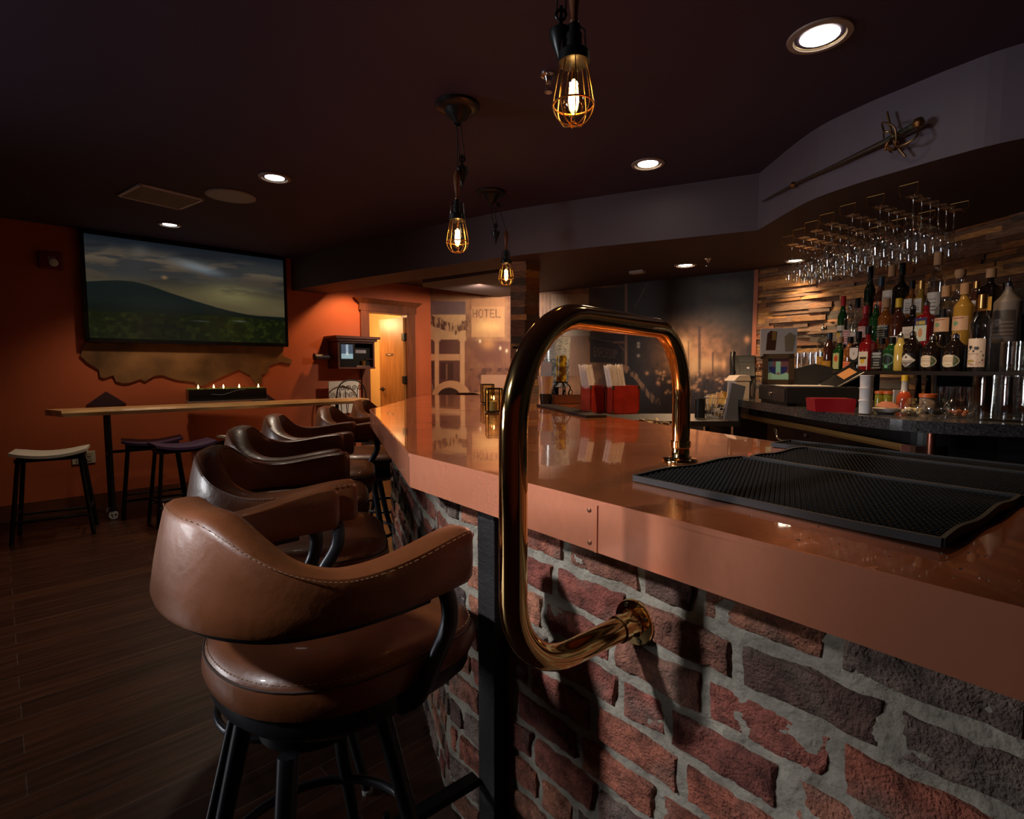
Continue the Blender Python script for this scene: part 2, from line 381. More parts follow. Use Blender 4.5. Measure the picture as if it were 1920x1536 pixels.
mo = canvas('wall_mural', (Kd.x,Kd.y,0), (MURD.x*mw,MURD.y*mw,0), (0,0,ZC), 620, 400, mural, m_mur)
struct(mo); mo['label'] = 'wall printed with a sepia mural of an old main street with a hotel and glowing city lights'
wm = B(); e_ = MUR0+MURD*1.30; nb = Vector((-MURD.y, MURD.x))
wm.prism([(Kd.x+nb.x*.004,Kd.y+nb.y*.004),(e_.x+nb.x*.004,e_.y+nb.y*.004),(e_.x+nb.x*.1,e_.y+nb.y*.1),(Kd.x+nb.x*.1,Kd.y+nb.y*.1)],0,ZC); struct(wm.obj('wall_mural_backing', m_org))
# ---- reclaimed wood wall behind the bottles
def woodcol(rnd, warm=1.0):
    base = rnd.choice([(.34,.15,.055),(.26,.105,.045),(.42,.20,.075),(.16,.085,.055),(.10,.07,.055),(.22,.12,.075),(.50,.25,.09),(.13,.06,.035)])
    k = rnd.uniform(.7,1.2)*warm; return tuple(c*k for c in base)
def plank_wall(path, z0, z1, name, hmin=.022, hmax=.045, lmin=.12, lmax=.5, dmax=.028, seed=3):
    rnd = random.Random(seed); bb = B()
    segs = [(Vector(a), Vector(b_)) for a, b_ in zip(path, path[1:])]; L = [(b_-a).length for a, b_ in segs]
    def pos(s):
        for (a, b_), l in zip(segs, L):
            if s <= l or (a,b_) == segs[-1]: return a+(b_-a)*(s/l), (b_-a).normalized()
            s -= l
    tot = sum(L); z = z0
    while z < z1:
        h = rnd.uniform(hmin, hmax); h = min(h, z1-z+.001); s = -rnd.uniform(0,.3)
        while s < tot:
            l = rnd.uniform(lmin, lmax); s0 = max(s,0); s1 = min(s+l, tot)
            if s1-s0 > .01:
                p0, d0 = pos(s0); p1, d1 = pos(s1); d = (p1-p0).normalized(); n_ = Vector((d.y,-d.x))
                dep = rnd.uniform(.004, dmax); q0 = p0+n_*dep; q1 = p1+n_*dep; c = woodcol(rnd)
                bb.prism([(p0.x,p0.y),(p1.x,p1.y),(q1.x,q1.y),(q0.x,q0.y)], z+.0006, z+h-.0006, c=c)
            s += l
        z += h
    return bb.obj(name, M('reclaimed_wood', attr=True, rough=.62, var=.45, vscale=7, stretch=(3,3,22), bump=.5, bscale=30), col=True)
struct(plank_wall(PL[:5], .9, ZC, 'wall_right'))
wq = B(); pts = [(p.x+.0,p.y) for p in PL]; out = [(p.x+.15,p.y+.12) for p in PL][::-1]; wq.prism(pts+out, 0, ZC); struct(wq.obj('wall_right_backing', M('dark_wall', (.02,.015,.013), .8)))
tr = B(); p = PL[0]; tr.box((-.018,-.03,.9),(.018,.03,ZS-.002), mx=at_mx((p.x,p.y,0),(MURD.x,MURD.y))); struct(tr.obj('trim_1', M('copper_strip', (.42,.13,.07), .45)))
# ---- dropped soffit over the bar, its curved front, the beam towards the screen wall
botpx = [(1420,432),(1511,380),(1602,346),(1693,318.5),(1785,292),(1915,260)]
sofc = [W(x,y,ZS).xy for x,y in botpx]; d_ = (sofc[-1]-sofc[-2]).normalized()
ext = [sofc[-1]+d_*.5+Vector((.12,.05)), sofc[-1]+d_*1.2+Vector((.5,.25))]
curve = [Vector(p[:2]) for p in bez([Vector((p.x,p.y,0)) for p in sofc+ext], 5)]
beamf = [W(x,y,ZS).xy for x,y in ((545,545),(669,523),(856,495),(1000,475.5))]
beamc = [Vector(p[:2]) for p in bez([Vector((p.x,p.y,0)) for p in beamf+[sofc[0]]], 5)]
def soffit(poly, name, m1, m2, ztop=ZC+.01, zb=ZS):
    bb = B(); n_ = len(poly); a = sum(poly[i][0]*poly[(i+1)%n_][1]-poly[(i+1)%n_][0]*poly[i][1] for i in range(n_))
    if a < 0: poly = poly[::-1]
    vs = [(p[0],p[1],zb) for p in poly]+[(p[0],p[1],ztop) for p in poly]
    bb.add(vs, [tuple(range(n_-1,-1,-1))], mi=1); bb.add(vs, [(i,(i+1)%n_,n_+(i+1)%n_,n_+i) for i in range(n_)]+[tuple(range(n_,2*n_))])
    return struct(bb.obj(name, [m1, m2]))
pillar = W(985, 500, ZS).xy
back = [Vector((3.3,1.2)), PL[3]+Vector((.05,0)), PL[2]+Vector((.05,.02)), PL[1]+Vector((.04,.04)), PL[0]+Vector((.02,.05)), MUR0+Vector((.02,.05)), W(952,558,ZS).xy+Vector((.0,.05))]
join = W(945, 500, ZS).xy
bB = [W(792,538,ZS).xy, W(792,531,ZS).xy, W(936,511,ZS).xy]
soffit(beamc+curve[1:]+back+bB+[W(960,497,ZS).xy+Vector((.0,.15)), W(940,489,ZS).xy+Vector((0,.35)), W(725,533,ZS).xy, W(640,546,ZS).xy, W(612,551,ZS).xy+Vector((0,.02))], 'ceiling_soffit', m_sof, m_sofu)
# lowered ceiling of the passage by the door
rc = [Vector((-2.6,6.4)), Vector((-.2,4.9)), Vector((.4,6.6)), Vector((K.x+.1,K.y+.2)), Vector((K.x-.2,K.y))]
soffit(rc, 'ceiling_passage', m_sofu, m_sofu, zb=ZR)
# ---- wooden pillar in the corner
pp = W(958, 490, ZS).xy; pq = W(984, 489, ZS).xy
def pillar_obj():
    rnd = random.Random(5); t = empty('wood_clad_pillar', 'square pillar clad in stacked reclaimed wood blocks at the far end of the bar', 'pillar')
    z = 0; k = 0; bb = B(); ang = R(-8); d = Vector((math.cos(ang), math.sin(ang))); e = Vector((-d.y, d.x)); o = W(960, 737, 1.07).xy+Vector((0,.04)); wdt = .12; dp = .14
    o = Vector((-.012, 4.57))
    while z < ZS:
        h = min(rnd.uniform(.045,.075), ZS-z); j = rnd.uniform(0,.012); j2 = rnd.uniform(0,.016)
        a = o-e*j; b1 = o+d*(wdt+j2)-e*j; c1 = o+d*(wdt+j2)+e*dp; d1 = o+e*dp
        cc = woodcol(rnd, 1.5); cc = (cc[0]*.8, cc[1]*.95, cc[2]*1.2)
        bb.prism([a, b1, c1, d1], z+.0008, z+h-.0008, c=cc); z += h
    ww = Vector((d.x*.15, d.y*.15)); 
    # second face turned towards the service side
    z = 0
    while z < ZS:
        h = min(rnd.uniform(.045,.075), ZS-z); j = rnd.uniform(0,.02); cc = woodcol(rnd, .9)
        f = Vector((.78,.62)); g = Vector((.62,-.78)); s0 = o+d*.122
        bb.prism([s0, s0+f*.15+g*j, s0+f*.15+e*.1, s0+e*.1], z+.0008, z+h-.0008, c=cc); z += h
    bb.obj('cladding', M('reclaimed_wood'), t, col=True)
    sh = B(); sh.box((-.03,-.10,-.008),(.17,.0,.008), mx=at_mx((o.x+.06,o.y-.012,1.47),(d.x,d.y))); sh.obj('shelf', BLACK, t)
pillar_obj()
# ================================================================ SCREEN WALL
TWM = lambda s, z, off=0: Matrix.Translation(tw(s, z, off)) @ frame2(E1)   # local x along the wall, -y... into the room
def wbox(bb, s0, s1, z0, z1, o0, o1, bev=0, mi=0, c=None):
    m = TWM(0,0); return bb.box((s0,-o0,z0),(s1,-o1,z1), mx=m, mi=mi, c=c, bev=bev)
# doorway trim
ca = B(); dS = .10
wbox(ca, sD0-dS, sD0, 0, zD+.02, .0, .03); wbox(ca, sD1, sD1+dS, 0, zD+.02, .0, .03)
wbox(ca, sD0-dS-.02, sD1+dS+.02, zD+.0, zD+.09, .0, .035)
m_ = TWM(0,0); h0, h1 = zD+.09, zD+.15
ca.add([m_@Vector(p) for p in ((sD0-dS-.03,0,h0),(sD1+dS+.03,0,h0),(sD1+dS+.03,-.04,h0),(sD0-dS-.03,-.04,h0),(sD0-dS-.10,0,h1),(sD1+dS+.10,0,h1),(sD1+dS+.10,-.08,h1),(sD0-dS-.10,-.08,h1))],[(0,3,2,1),(4,5,6,7),(0,1,5,4),(1,2,6,5),(2,3,7,6),(3,0,4,7)])
wbox(ca, sD0, sD0+.015, 0, zD, .03, -.12); wbox(ca, sD1-.03, sD1, 0, zD, .03, -.12); wbox(ca, sD0, sD1, zD-.02, zD, .03, -.12)
struct(ca.obj('trim_2', m_trimwood))
# hall beyond the doorway
hl = B(); m_hall = M('hall_cream_paint', (.62,.45,.22), .7)
wbox(hl, sD0-.35, sD0-.3, 0, 2.4, -.12, -1.6); wbox(hl, sD1+.3, sD1+.35, 0, 2.4, -.12, -1.6); wbox(hl, sD0-.35, sD1+.35, 0, 2.4, -1.6, -1.65); wbox(hl, sD0-.35, sD1+.35, 2.25, 2.3, -.12, -1.6)
struct(hl.obj('wall_hall', m_hall))
hg = empty('hinged_rack', 'dark metal grab bars on the cream wall just inside the doorway', 'bar')
for z in (1.63, 1.2): q = B(); wbox(q, sD0+.0, sD0+.10, z-.015, z+.015, -.16, -.19); q.obj('bar', BLACK, hg)
p = tw((sD0+sD1)/2-.25, 2.17, -.75)
hlamp = empty('hall_ceiling_light', 'round bright ceiling light glowing inside the doorway', 'light', p)
B().lathe([(.0,0),(.10,.02),(.13,.06),(.13,.08)], 24).obj('shade', M('hall_lamp_glow', (1,.9,.7), emit=(1,.72,.36), estr=9), hlamp)
light('POINT', 'hall_light', (p.x, p.y, 1.95), 26, (1,.62,.28), size=.08)
# door leaf ajar, hinged on the right
hinge = tw(sD1-.045, 0, -.02); da = 134+6
dm = Matrix.Translation(hinge) @ Matrix.Rotation(R(da), 4, 'Z')
dwid = (sD1-sD0)-.075
def opend(name, m, bb): o = bb.obj(name, m, dr); return o
dr = bpy.data.objects.new('door_1', None); COL.objects.link(dr); dr['kind'] = 'structure'
dr.matrix_world = dm
B().box((0,-.02,.01),(dwid,.02,1.98)).obj('door_leaf', M('oak_door', (.26,.11,.032), .4, var=.3, vscale=5, stretch=(6,6,.5)), dr)
for z in (1.72, 1.14, .3): B().box((-.03,-.028,z-.05),(.03,.028,z+.05), bev=.004).obj('hinge', BLACK, dr)
sg = B().box((dwid*.42,.021,1.47),(dwid*.72,.026,1.50)).obj('sign_plate', M('sign_plate', (.09,.05,.03), .4), dr)
sg2 = B().box((dwid*.52,.0262,1.48),(dwid*.62,.0275,1.49)).obj('sign_marking', M('sign_silver', (.5,.45,.38), .4), sg)
hh = B(); hh.lathe([(.028,0),(.028,.008),(.012,.012),(.012,.04)], 16, mx=Matrix.Translation((dwid-.06,.02,1.0))@Matrix.Rotation(-PI/2,4,'X')); hh.box((dwid-.16,.05,.99),(dwid-.05,.066,1.01), bev=.004); hh.obj('door_handle', BLACK, dr)
# television
tS0, tZ0 = tws(157, 640); tS1, tZ1 = tws(531, 487); tS0 = tws(152,536)[0]; tZlo = 1.54; tZhi = 2.535
tv = empty('television', 'large black framed television showing a green hillside under a cloudy sunset sky', 'television', tw((tS0+tS1)/2, tZlo))
def tl(o): o.matrix_parent_inverse = Matrix.Translation(-tv.location); return o
q = B(); fr = .032; o0, o1 = .02, .075
wbox(q, tS0, tS1, tZlo, tZlo+fr*1.1, o0, o1); wbox(q, tS0, tS1, tZhi-fr, tZhi, o0, o1); wbox(q, tS0, tS0+fr, tZlo, tZhi, o0, o1); wbox(q, tS1-fr, tS1, tZlo, tZhi, o0, o1); wbox(q, tS0+.01, tS1-.01, tZlo+.01, tZhi-.01, .0, .03)
tl(q.obj('frame', M('tv_black', (.006,.006,.007), .25), tv))
def tvpic(U, V, P):
    v = 1-V; u = U
    def S3(*c): return np.array(srgb(*c))
    def mix(c, col, a): return c*(1-np.clip(a,0,1)[...,None])+S3(*col)*np.clip(a,0,1)[...,None]
    def sm(a, lo, hi): t = np.clip((a-lo)/(hi-lo),0,1); return t*t*(3-2*t)
    n = vnoise(u*5+v*3, v*13, 11, 5); n2 = vnoise(u*3, v*7+u*2, 12, 4); n3 = vnoise(u*40, v*26, 13, 5); n4 = vnoise(u*110, v*70, 14, 3)
    c = np.ones(u.shape+(3,))*S3(72,74,74)
    c = mix(c, (36,46,56), 1-sm(v,.0,.16)+.0*n); c = mix(c, (138,120,96), sm(n,.5,.66)*.75*sm(v,.05,.2))
    c = mix(c, (44,48,54), sm(n2,.52,.66)*.8*(1-sm(v,.5,.6))); c = mix(c, (126,112,76), sm(v,.3,.55)*.8)
    c = mix(c, (150,160,166), np.exp(-(((u-.52)/.11)**2+((v-.20-(u-.5)*.35)/.045)**2))*sm(n,.3,.55))
    c = mix(c, (168,158,104), np.exp(-(((u-.70)/.16)**2+((v-.46)/.10)**2))*.75)
    c = mix(c, (70,66,60), sm(n,.5,.64)*sm(v,.2,.3)*(1-sm(v,.42,.5))*.6)
    c = mix(c, (186,146,100), np.exp(-(((u-.345)/.012)**2+((v-.345)/.016)**2))*.9)
    hill = .48-.065*np.exp(-((u-.17)/.17)**2)+.20*sm(u,.2,.85)+.004*(n3-.5)
    a = sm(v, hill-.004, hill+.006); c = mix(c, (30,42,40), a); c = mix(c, (20,32,26), a*sm(v,.6,.72))
    low = .72+.06*(n2-.5)+.03*(n3-.5); b2 = sm(v, low-.01, low+.02)
    c = mix(c, (26,38,16), b2); c = mix(c, (56,66,22), b2*sm(n3,.45,.7)*.8); c = mix(c, (10,16,8), b2*sm(n4,.5,.7)*.6)
    c = mix(c, (8,14,8), b2*np.exp(-(((u-.3)/.2)**2+((v-.86)/.12)**2))*.7)
    c = mix(c, (130,140,130), np.exp(-(((u-.73)/.03)**2+((v-.757)/.005)**2))*.8+np.exp(-(((u-.52)/.04)**2+((v-.78)/.004)**2))*.5)
    return c*.62
a = tw(tS0+fr, tZlo+fr, .071)
w_ = tS1-tS0-2*fr; h_ = tZhi-tZlo-2*fr
tl(canvas('screen', tuple(a), (E1.x*w_, E1.y*w_, 0), (0,0,h_), 300, 170, tvpic, M('screen_picture', (.01,.01,.012), .22, attr='emit', estr=.40), tv))
# leather hide below the television
hp = [(545,905),(515,985),(560,1030),(635,1075),(640,1120),(670,1130),(725,1110),(745,1150),(790,1162),(830,1160),(900,1135),(930,1150),(990,1115),(1040,1110),(1130,1140),(1250,1155),(1260,1180),(1310,1175),(1400,1130),(1530,1075),(1600,1110),(1640,1165),(1680,1170),(1680,1105),(1715,1100),(1730,1050),(1800,1025),(1870,1040),(1875,1010),(1815,985),(1820,930),(1500,880)]
pts = [tws(x/3.43, 380+y/3.43) for x, y in hp]
bm = bmesh.new(); vs = []
for off in (.004, .016): vs.append([bm.verts.new(tw(s, z, off)) for s, z in pts])
bm.faces.new(vs[0][::-1]); bm.faces.new(vs[1]); k = len(pts)
for i in range(k): bm.faces.new((vs[0][i], vs[0][(i+1)%k], vs[1][(i+1)%k], vs[1][i]))
bmesh.ops.recalc_face_normals(bm, faces=bm.faces); me = bpy.data.meshes.new('leather_hide'); bm.to_mesh(me); bm.free()
me.materials.append(M('hide_leather', (.19,.088,.030), .5, var=.6, vscale=3, bump=.2, bscale=14))
hd = bpy.data.objects.new('leather_hide', me); COL.objects.link(hd); tag(hd, 'ragged brown animal hide pinned to the orange wall under the television', 'hide')
# fire alarm
aS, aZ = tws(95, 489); al = empty('fire_alarm', 'dark red square fire alarm strobe on the orange wall left of the television', 'alarm', tw(aS, aZ))
q = B().box((-.085,-.045,-.075),(.085,0,.075), mx=frame2(E1), bev=.012); q.obj('housing', M('alarm_red', (.16,.008,.012), .4), al)
q = B().lathe([(.035,0),(.03,.012),(.0,.02)], 16, mx=frame2(E1)@Matrix.Translation((.015,-.045,-.02))@Matrix.Rotation(PI/2,4,'X')); q.obj('strobe_lens', M('strobe', (.6,.6,.6), .15), al)
q = B()
for i in range(4): q.box((-.02+i*.014,-.0475,.0),(-.012+i*.014,-.044,.03), mx=frame2(E1))
q.obj('grille', M('alarm_white', (.35,.33,.33), .4), al)
# diamonds
for (px_, py_, lab) in ((200, 758, 'dark purple diamond painted plaque on orange wall near the left end of the ledge table'), (494, 754, 'dark purple diamond plaque on orange wall beside the black candle box')):
    s_, z_ = tws(px_, py_); m_ = TWM(s_, z_, 0)
    q = B().prism([(-.15,0),(0,-.04),(.15,0),(0,.12)], -.0, .012); o = q.obj('diamond_plaque', M('plum_plaque', (.045,.016,.022), .5), mx=m_@Matrix.Rotation(PI/2,4,'X'))
    tag(o, lab, 'plaque')
# socket outlet
s_, z_ = tws(157, 858); ou = empty('socket_outlet', 'cream double socket outlet low on the orange wall behind the white stool', 'outlet', tw(s_, z_))
B().box((-.085,-.008,-.057),(.085,0,.057), mx=frame2(E1), bev=.003).obj('cover_plate', M('outlet_cream', (.55,.48,.36), .4), ou)
for dx in (-.04,.04):
    for dz in (-.022,.022): B().box((dx-.016,-.0105,dz-.014),(dx+.016,-.0075,dz+.014), mx=frame2(E1), bev=.004).obj('socket', M('outlet_face', (.42,.36,.27), .4), ou)
# wall shelf niche with machine
nS0, nZ0 = tws(616, 688); nS1, nZ1 = tws(682, 622); nZ0, nZ1 = 1.31, 1.62
nc = empty('niche_cabinet', 'dark red wooden wall box with crown top holding a coffee machine beside the door', 'cabinet', tw((nS0+nS1)/2, nZ0))
def nl(o, par=nc): o.matrix_parent_inverse = Matrix.Translation(-par.location); return o
m_nw = M('red_stained_wood', (.10,.02,.012), .45, var=.2)
q = B(); wbox(q, nS0, nS0+.02, nZ0, nZ1, 0, .26); wbox(q, nS1-.02, nS1, nZ0, nZ1, 0, .26); wbox(q, nS0, nS1, nZ0-.02, nZ0, 0, .27); wbox(q, nS0, nS1, nZ1-.02, nZ1, 0, .26); wbox(q, nS0, nS1, nZ0, nZ1, 0, .01); nl(q.obj('body', m_nw, nc))
q = B(); wbox(q, nS0-.02, nS1+.02, nZ1, nZ1+.03, 0, .29); wbox(q, nS0-.05, nS1+.05, nZ1+.03, nZ1+.06, 0, .32); nl(q.obj('crown', m_nw, nc))
def wthing(name, lab, cat, s, z, off): return empty(name, lab, cat, tw(s, z, off), R(44))
cm = wthing('coffee_machine', 'black and chrome coffee machine sitting in the dark red wall box', 'coffee machine', nS0+.33, nZ0, .12)
B().box((-.12,-.09,0),(.12,.09,.24), bev=.008).obj('body', M('tv_black'), cm)
B().box((-.09,-.13,0),(.09,-.088,.02)).obj('drip_tray', CHROME, cm); B().box((-.08,-.093,.17),(.06,-.088,.21)).obj('display', M('pale_display', (.35,.32,.38), .3), cm)
B().lathe([(.025,0),(.03,.05),(.022,.06)],14, mx=Matrix.Translation((.01,-.11,.021))).obj('cup', GOLDW, cm); B().cyl((.05,-.1,.1),(.13,-.14,.1),.008).obj('lever', CHROME, cm)
ts = wthing('tablet_screen', 'small black tablet showing a blue picture beside the coffee machine', 'screen', nS0+.03, nZ0+.0, .23)
B().box((-.01,-.012,0),(.20,.012,.30), bev=.006).obj('frame', M('tv_black'), ts)
def blueart(U, V, P):
    def S3(*c): return np.array(srgb(*c))
    c = np.ones(U.shape+(3,))*S3(66,82,100); c = np.where(((np.abs(U-.5) < .12)&(V>.4))[...,None], S3(160,176,190), c); c = np.where((V < .35)[...,None], S3(150,176,182), c); c = np.where((np.hypot(U-.5,V-.33) < .12)[...,None], S3(196,206,206), c)
    return c
canvas('screen', (.02,-.0125,.10), (.15,0,0), (0,0,.17), 24, 24, blueart, M('tablet_glow', (.02,.02,.02), .3, attr='emit', estr=.55), ts)
rl = empty('paper_towel_dispenser', 'grey metal cylinder dispenser jutting from the orange wall left of the wall box', 'dispenser', tw(nS0-.14, 1.43, .12), R(44))
B().cyl((-.08,0,0),(.12,0,0),.032).obj('roll_tube', M('grey_tube', (.07,.05,.055), .4), rl); B().cyl((-.09,0,0),(-.08,0,0),.042).obj('end_cap', BLACK, rl); B().box((-.02,0,-.01),(.02,.12,.01)).obj('bracket', BLACK, rl)
# iron chair in front of a white board behind the table
cx_, cz_ = tws(654, 727)
cx_ -= .14
wbd = empty('white_board', 'plain white card board standing against the orange wall beside the doorway', 'board', tw(cx_, .75, .16), R(44))
B().box((-.20,-.008,0),(.19,.008,.39)).obj('panel', M('white_card', (.75,.68,.6), .7), wbd)
ic = empty('iron_scroll_chair', 'black wrought iron chair with four scrolls in its back in front of the white board', 'chair', tw(cx_+.02, 0, .30), R(44)); ic.scale = (1,1,1.06)
q = B()
for i, (xa, xb) in enumerate(((-.12,-.15),(-.05,-.08),(.05,.08),(.12,.15))):
    cxx = (-.11,-.04,.04,.11)[i]; q.tube([(xa*.9,0,.45),(xb,0,1.0)], .005, 6)
    q.tube([(cxx+(.032-.0018*k)*math.cos(k*.6), 0, 1.0+(.032-.0018*k)*math.sin(k*.6)) for k in range(16)], .0045, 6)
q.tube(bez([(-.19,0,.45),(-.19,0,.9),(-.13,0,1.05),(0,0,1.09),(.13,0,1.05),(.19,0,.9),(.19,0,.45)],6), .008, 8); q.obj('backrest', BLACK, ic)
B().lathe([(.19,.43),(.2,.45),(.19,.47),(0,.475)], 24, mx=Matrix.Translation((0,-.18,0))).obj('seat', BLACK, ic)
for dx in (-.16,.16):
    for dy in (0,-.34): B().cyl((dx*.9,dy,.44),(dx*1.1,dy*1.04,0),.009).obj('leg', BLACK, ic)
# ================================================================ LEDGE TABLE
fl_ = W(115, 771, .955); fr_ = W(692, 747.5, .955); td = (fr_-fl_).xy.normalized(); tn_ = Vector((-td.y, td.x)); Lt = (fr_-fl_).xy.length
tb = empty('live_edge_table', 'long narrow live edge wooden high table on black pipe legs along the orange wall', 'table', (fl_.x, fl_.y, 0), math.atan2(td.y, td.x))
rnd = random.Random(2); n_ = 40
fe = [(Lt*i/n_, .018*(vnoise(np.array([i*.35]), np.array([.5]), 3)[0]-.5)) for i in range(n_+1)]; be = [(Lt*i/n_-.10*(1 if i == 0 else 0),   .34+.03*(vnoise(np.array([i*.3]), np.array([2.5]), 3)[0]-.5)) for i in range(n_+1)]
vs = []; 
for i in range(n_+1):
    (x0,y0),(x1,y1) = fe[i], be[i]
    x1 = x1+(0 if i == 0 else 0)
    vs += [(x0,y0+.016,.955),(x0,y0,.935),(x0+.01,y0+.012,.905),(x1,y1-.01,.905),(x1,y1,.93),(x1,y1-.01,.955)]
fs = []
for i in range(n_):
    for k in range(6): l = (k+1)%6; fs.append((i*6+k, i*6+l, (i+1)*6+l, (i+1)*6+k))
fs += [tuple(range(5,-1,-1)), tuple(range(n_*6, n_*6+6))]
B().add(vs, fs).obj('tabletop', M('live_edge_wood', (.66,.38,.16), .35, var=.4, vscale=3, stretch=(1,7,7), bump=.15, bscale=12, coat=.3), tb)
for i, x in enumerate((.30, Lt-.35)):
    lg = empty('leg_frame', '', '', (x,0,0)); del lg['label']; del lg['category']; lg.parent = tb; lg.name = 'leg_frame'
    for y in (.06, .28): B().cyl((0,y,.075),(0,y,.905),.019).obj('leg', DMETAL, lg)
    B().cyl((0,.06,.55),(0,.28,.55),.014).obj('crossbar', DMETAL, lg)
    for y in (.06,.28):
        q = B(); q.tube([(.0+.028*math.cos(a),y,.037+.028*math.sin(a)) for a in [k*PI/8 for k in range(16)]], .010, 8, closed=True); q.box((-.012,y-.014,.045),(.012,y+.014,.078)); q.cyl((0,y-.016,.033),(0,y+.016,.033),.008); q.obj('caster', M('caster_grey', (.42,.40,.38), .35), lg)
B().box((.3,.27,.545),(Lt-.35,.29,.57)).obj('long_rail', DMETAL, tb)
# candle box on the table
cb = empty('candle_box', 'long black box of moss with five lit tealight flames on the wooden table', 'candle holder', W(434, 752, .955), math.atan2(td.y, td.x))
q = B(); q.box((-.40,-.07,.012),(.33,.07,.13)); q.obj('box', M('gloss_black', (.008,.008,.009), .12), cb)
B().box((-.41,-.08,0),(.34,.08,.012)).obj('tray', M('grey_tray', (.25,.22,.2), .4), cb)
mo_ = B(); rnd = random.Random(3)
for k in range(160): x = rnd.uniform(-.39,.32); y = rnd.uniform(-.06,.06); mo_.lathe([(.012,-.004),(.008,.008),(0,.014)],5,mx=Matrix.Translation((x,y,.128)))
mm = mo_.obj('moss', M('moss', (.12,.16,.02), .9), cb); mm['kind'] = 'stuff'
for x in (-.30,-.16,-.07,.08,.27):
    q = B().lathe([(.0,.13),(.006,.136),(.0075,.146),(.004,.16),(0,.172)], 8, mx=Matrix.Translation((x,0,.004))).obj('flame', M('flame', (1,.7,.3), emit=(1,.55,.2), estr=12), cb)
q = B().tube(bez([(-.20,-.0715,.08),(-.10,-.0715,.07),(0,-.0715,.10),(.05,-.0715,.115),(.12,-.0715,.12)],5), .004, 6).obj('etched_wave', M('grey_line', (.12,.12,.13), .3), cb)
# saddle stools
def saddle_stool(loc, rz, seatm, label, first):
    if first is not None:
        r = dup(first, loc, rz, label)
        for c in r.children:
            if c.name.startswith('seat') and not c.name.startswith('seat_frame'): c.data = c.data.copy(); c.data.materials[0] = seatm
        return r
    t = empty('saddle_stool', label, 'stool', loc, rz, 'backless saddle stools by the wall table')
    nx, ny = 14, 6; top = []; bot = []
    for i in range(nx+1):
        for j in range(ny+1):
            u = i/nx*2-1; v = j/ny*2-1; x = u*.225; y = v*.15*(1-.10*u**4); z = .665+.026*u*u-.010*(1-u*u)
            e = max(abs(u)**8, abs(v)**8)*.012; top.append((x,y,z-e)); bot.append((x,y,z-.045+e))
    k = len(top); w = ny+1; fs = []
    for i in range(nx):
        for j in range(ny): a = i*w+j; fs += [(a,a+w,a+w+1,a+1), (k+a,k+a+1,k+a+w+1,k+a+w)]
    rim = [i*w for i in range(nx+1)]+[nx*w+j for j in range(1,w)]+[i*w+ny for i in range(nx-1,-1,-1)]+[j for j in range(ny-1,0,-1)]
    for a, b_ in zip(rim, rim[1:]+rim[:1]): fs.append((b_,a,k+a,k+b_))
    B().add(top+bot, fs, True).obj('seat', seatm, t)
    B().box((-.20,-.125,.60),(.20,.125,.625)).obj('seat_frame', BLACK, t)
    for dx in (-1,1):
        for dy in (-1,1): B().tube([(dx*.18,dy*.105,.61),(dx*.24,dy*.15,0)], .015, 4).obj('leg', BLACK, t)
    B().cyl((-.225,-.14,.16),(.225,-.14,.16),.010).obj('stretcher', BLACK, t); B().cyl((-.225,.14,.16),(.225,.14,.16),.010).obj('stretcher', BLACK, t)
    for dx in (-1,1): B().cyl((dx*.222,-.14,.2),(dx*.222,.14,.2),.010).obj('stretcher', BLACK, t)
    return t
m_ws = M('white_stool_seat', (.62,.55,.46), .45); m_ps = M('purple_stool_seat', (.045,.02,.055), .5)
p0 = (W(22,1000,0)+W(65,1022,0)+W(145,985,0)+W(193,1005,0))/4
s0 = saddle_stool((p0.x,p0.y,0), R(34), m_ws, 'black metal saddle stool with a cream white seat at the left end of the table', None)
saddle_stool((-3.22,4.74,0), R(36), m_ps, 'purple seated saddle stool pushed deepest under the table near its pipe leg', s0)
saddle_stool((-2.80,4.50,0), R(46), m_ps, 'purple seated saddle stool in front of the table beside the leather bar chairs', s0)
saddle_stool((-2.50,5.02,0), R(52), m_ws, 'white seated saddle stool half hidden behind the third leather bar chair', s0)
# ================================================================ CEILING FITTINGS
m_trimw = M('fixture_trim', (.30,.26,.24), .5); m_glow = M('lamp_glow', (1,.95,.9), emit=(1,.82,.6), estr=14); m_glow2 = M('lamp_glow_white', (1,1,1), emit=(1,.93,.86), estr=5)
m_cone = M('reflector_cone', (.85,.68,.38), .25, .5)
def downlight(p, r, lab, glow, watts, color, cone=110, aim=None):
    t = empty('recessed_downlight', lab, 'downlight', p)
    B().lathe([(r,0),(r*.98,-.006),(r*.80,-.008),(r*.78,-.002)], 40, cap=False).obj('trim_ring', m_trimw, t)
    B().lathe([(r*.78,-.002),(r*.60,.045)], 40, cap=False).obj('reflector', m_cone, t)
    B().lathe([(r*.60,.0),(0,.0)], 32, cap=False, mx=Matrix.Translation((0,0,-.001))).obj('lamp_face', glow, t)
    if watts: light('SPOT', 'downlight_beam', (p.x,p.y,p.z-.03), watts, color, (p.x,p.y,0) if aim is None else aim, .05, spot=cone, blend=.7)
    return t
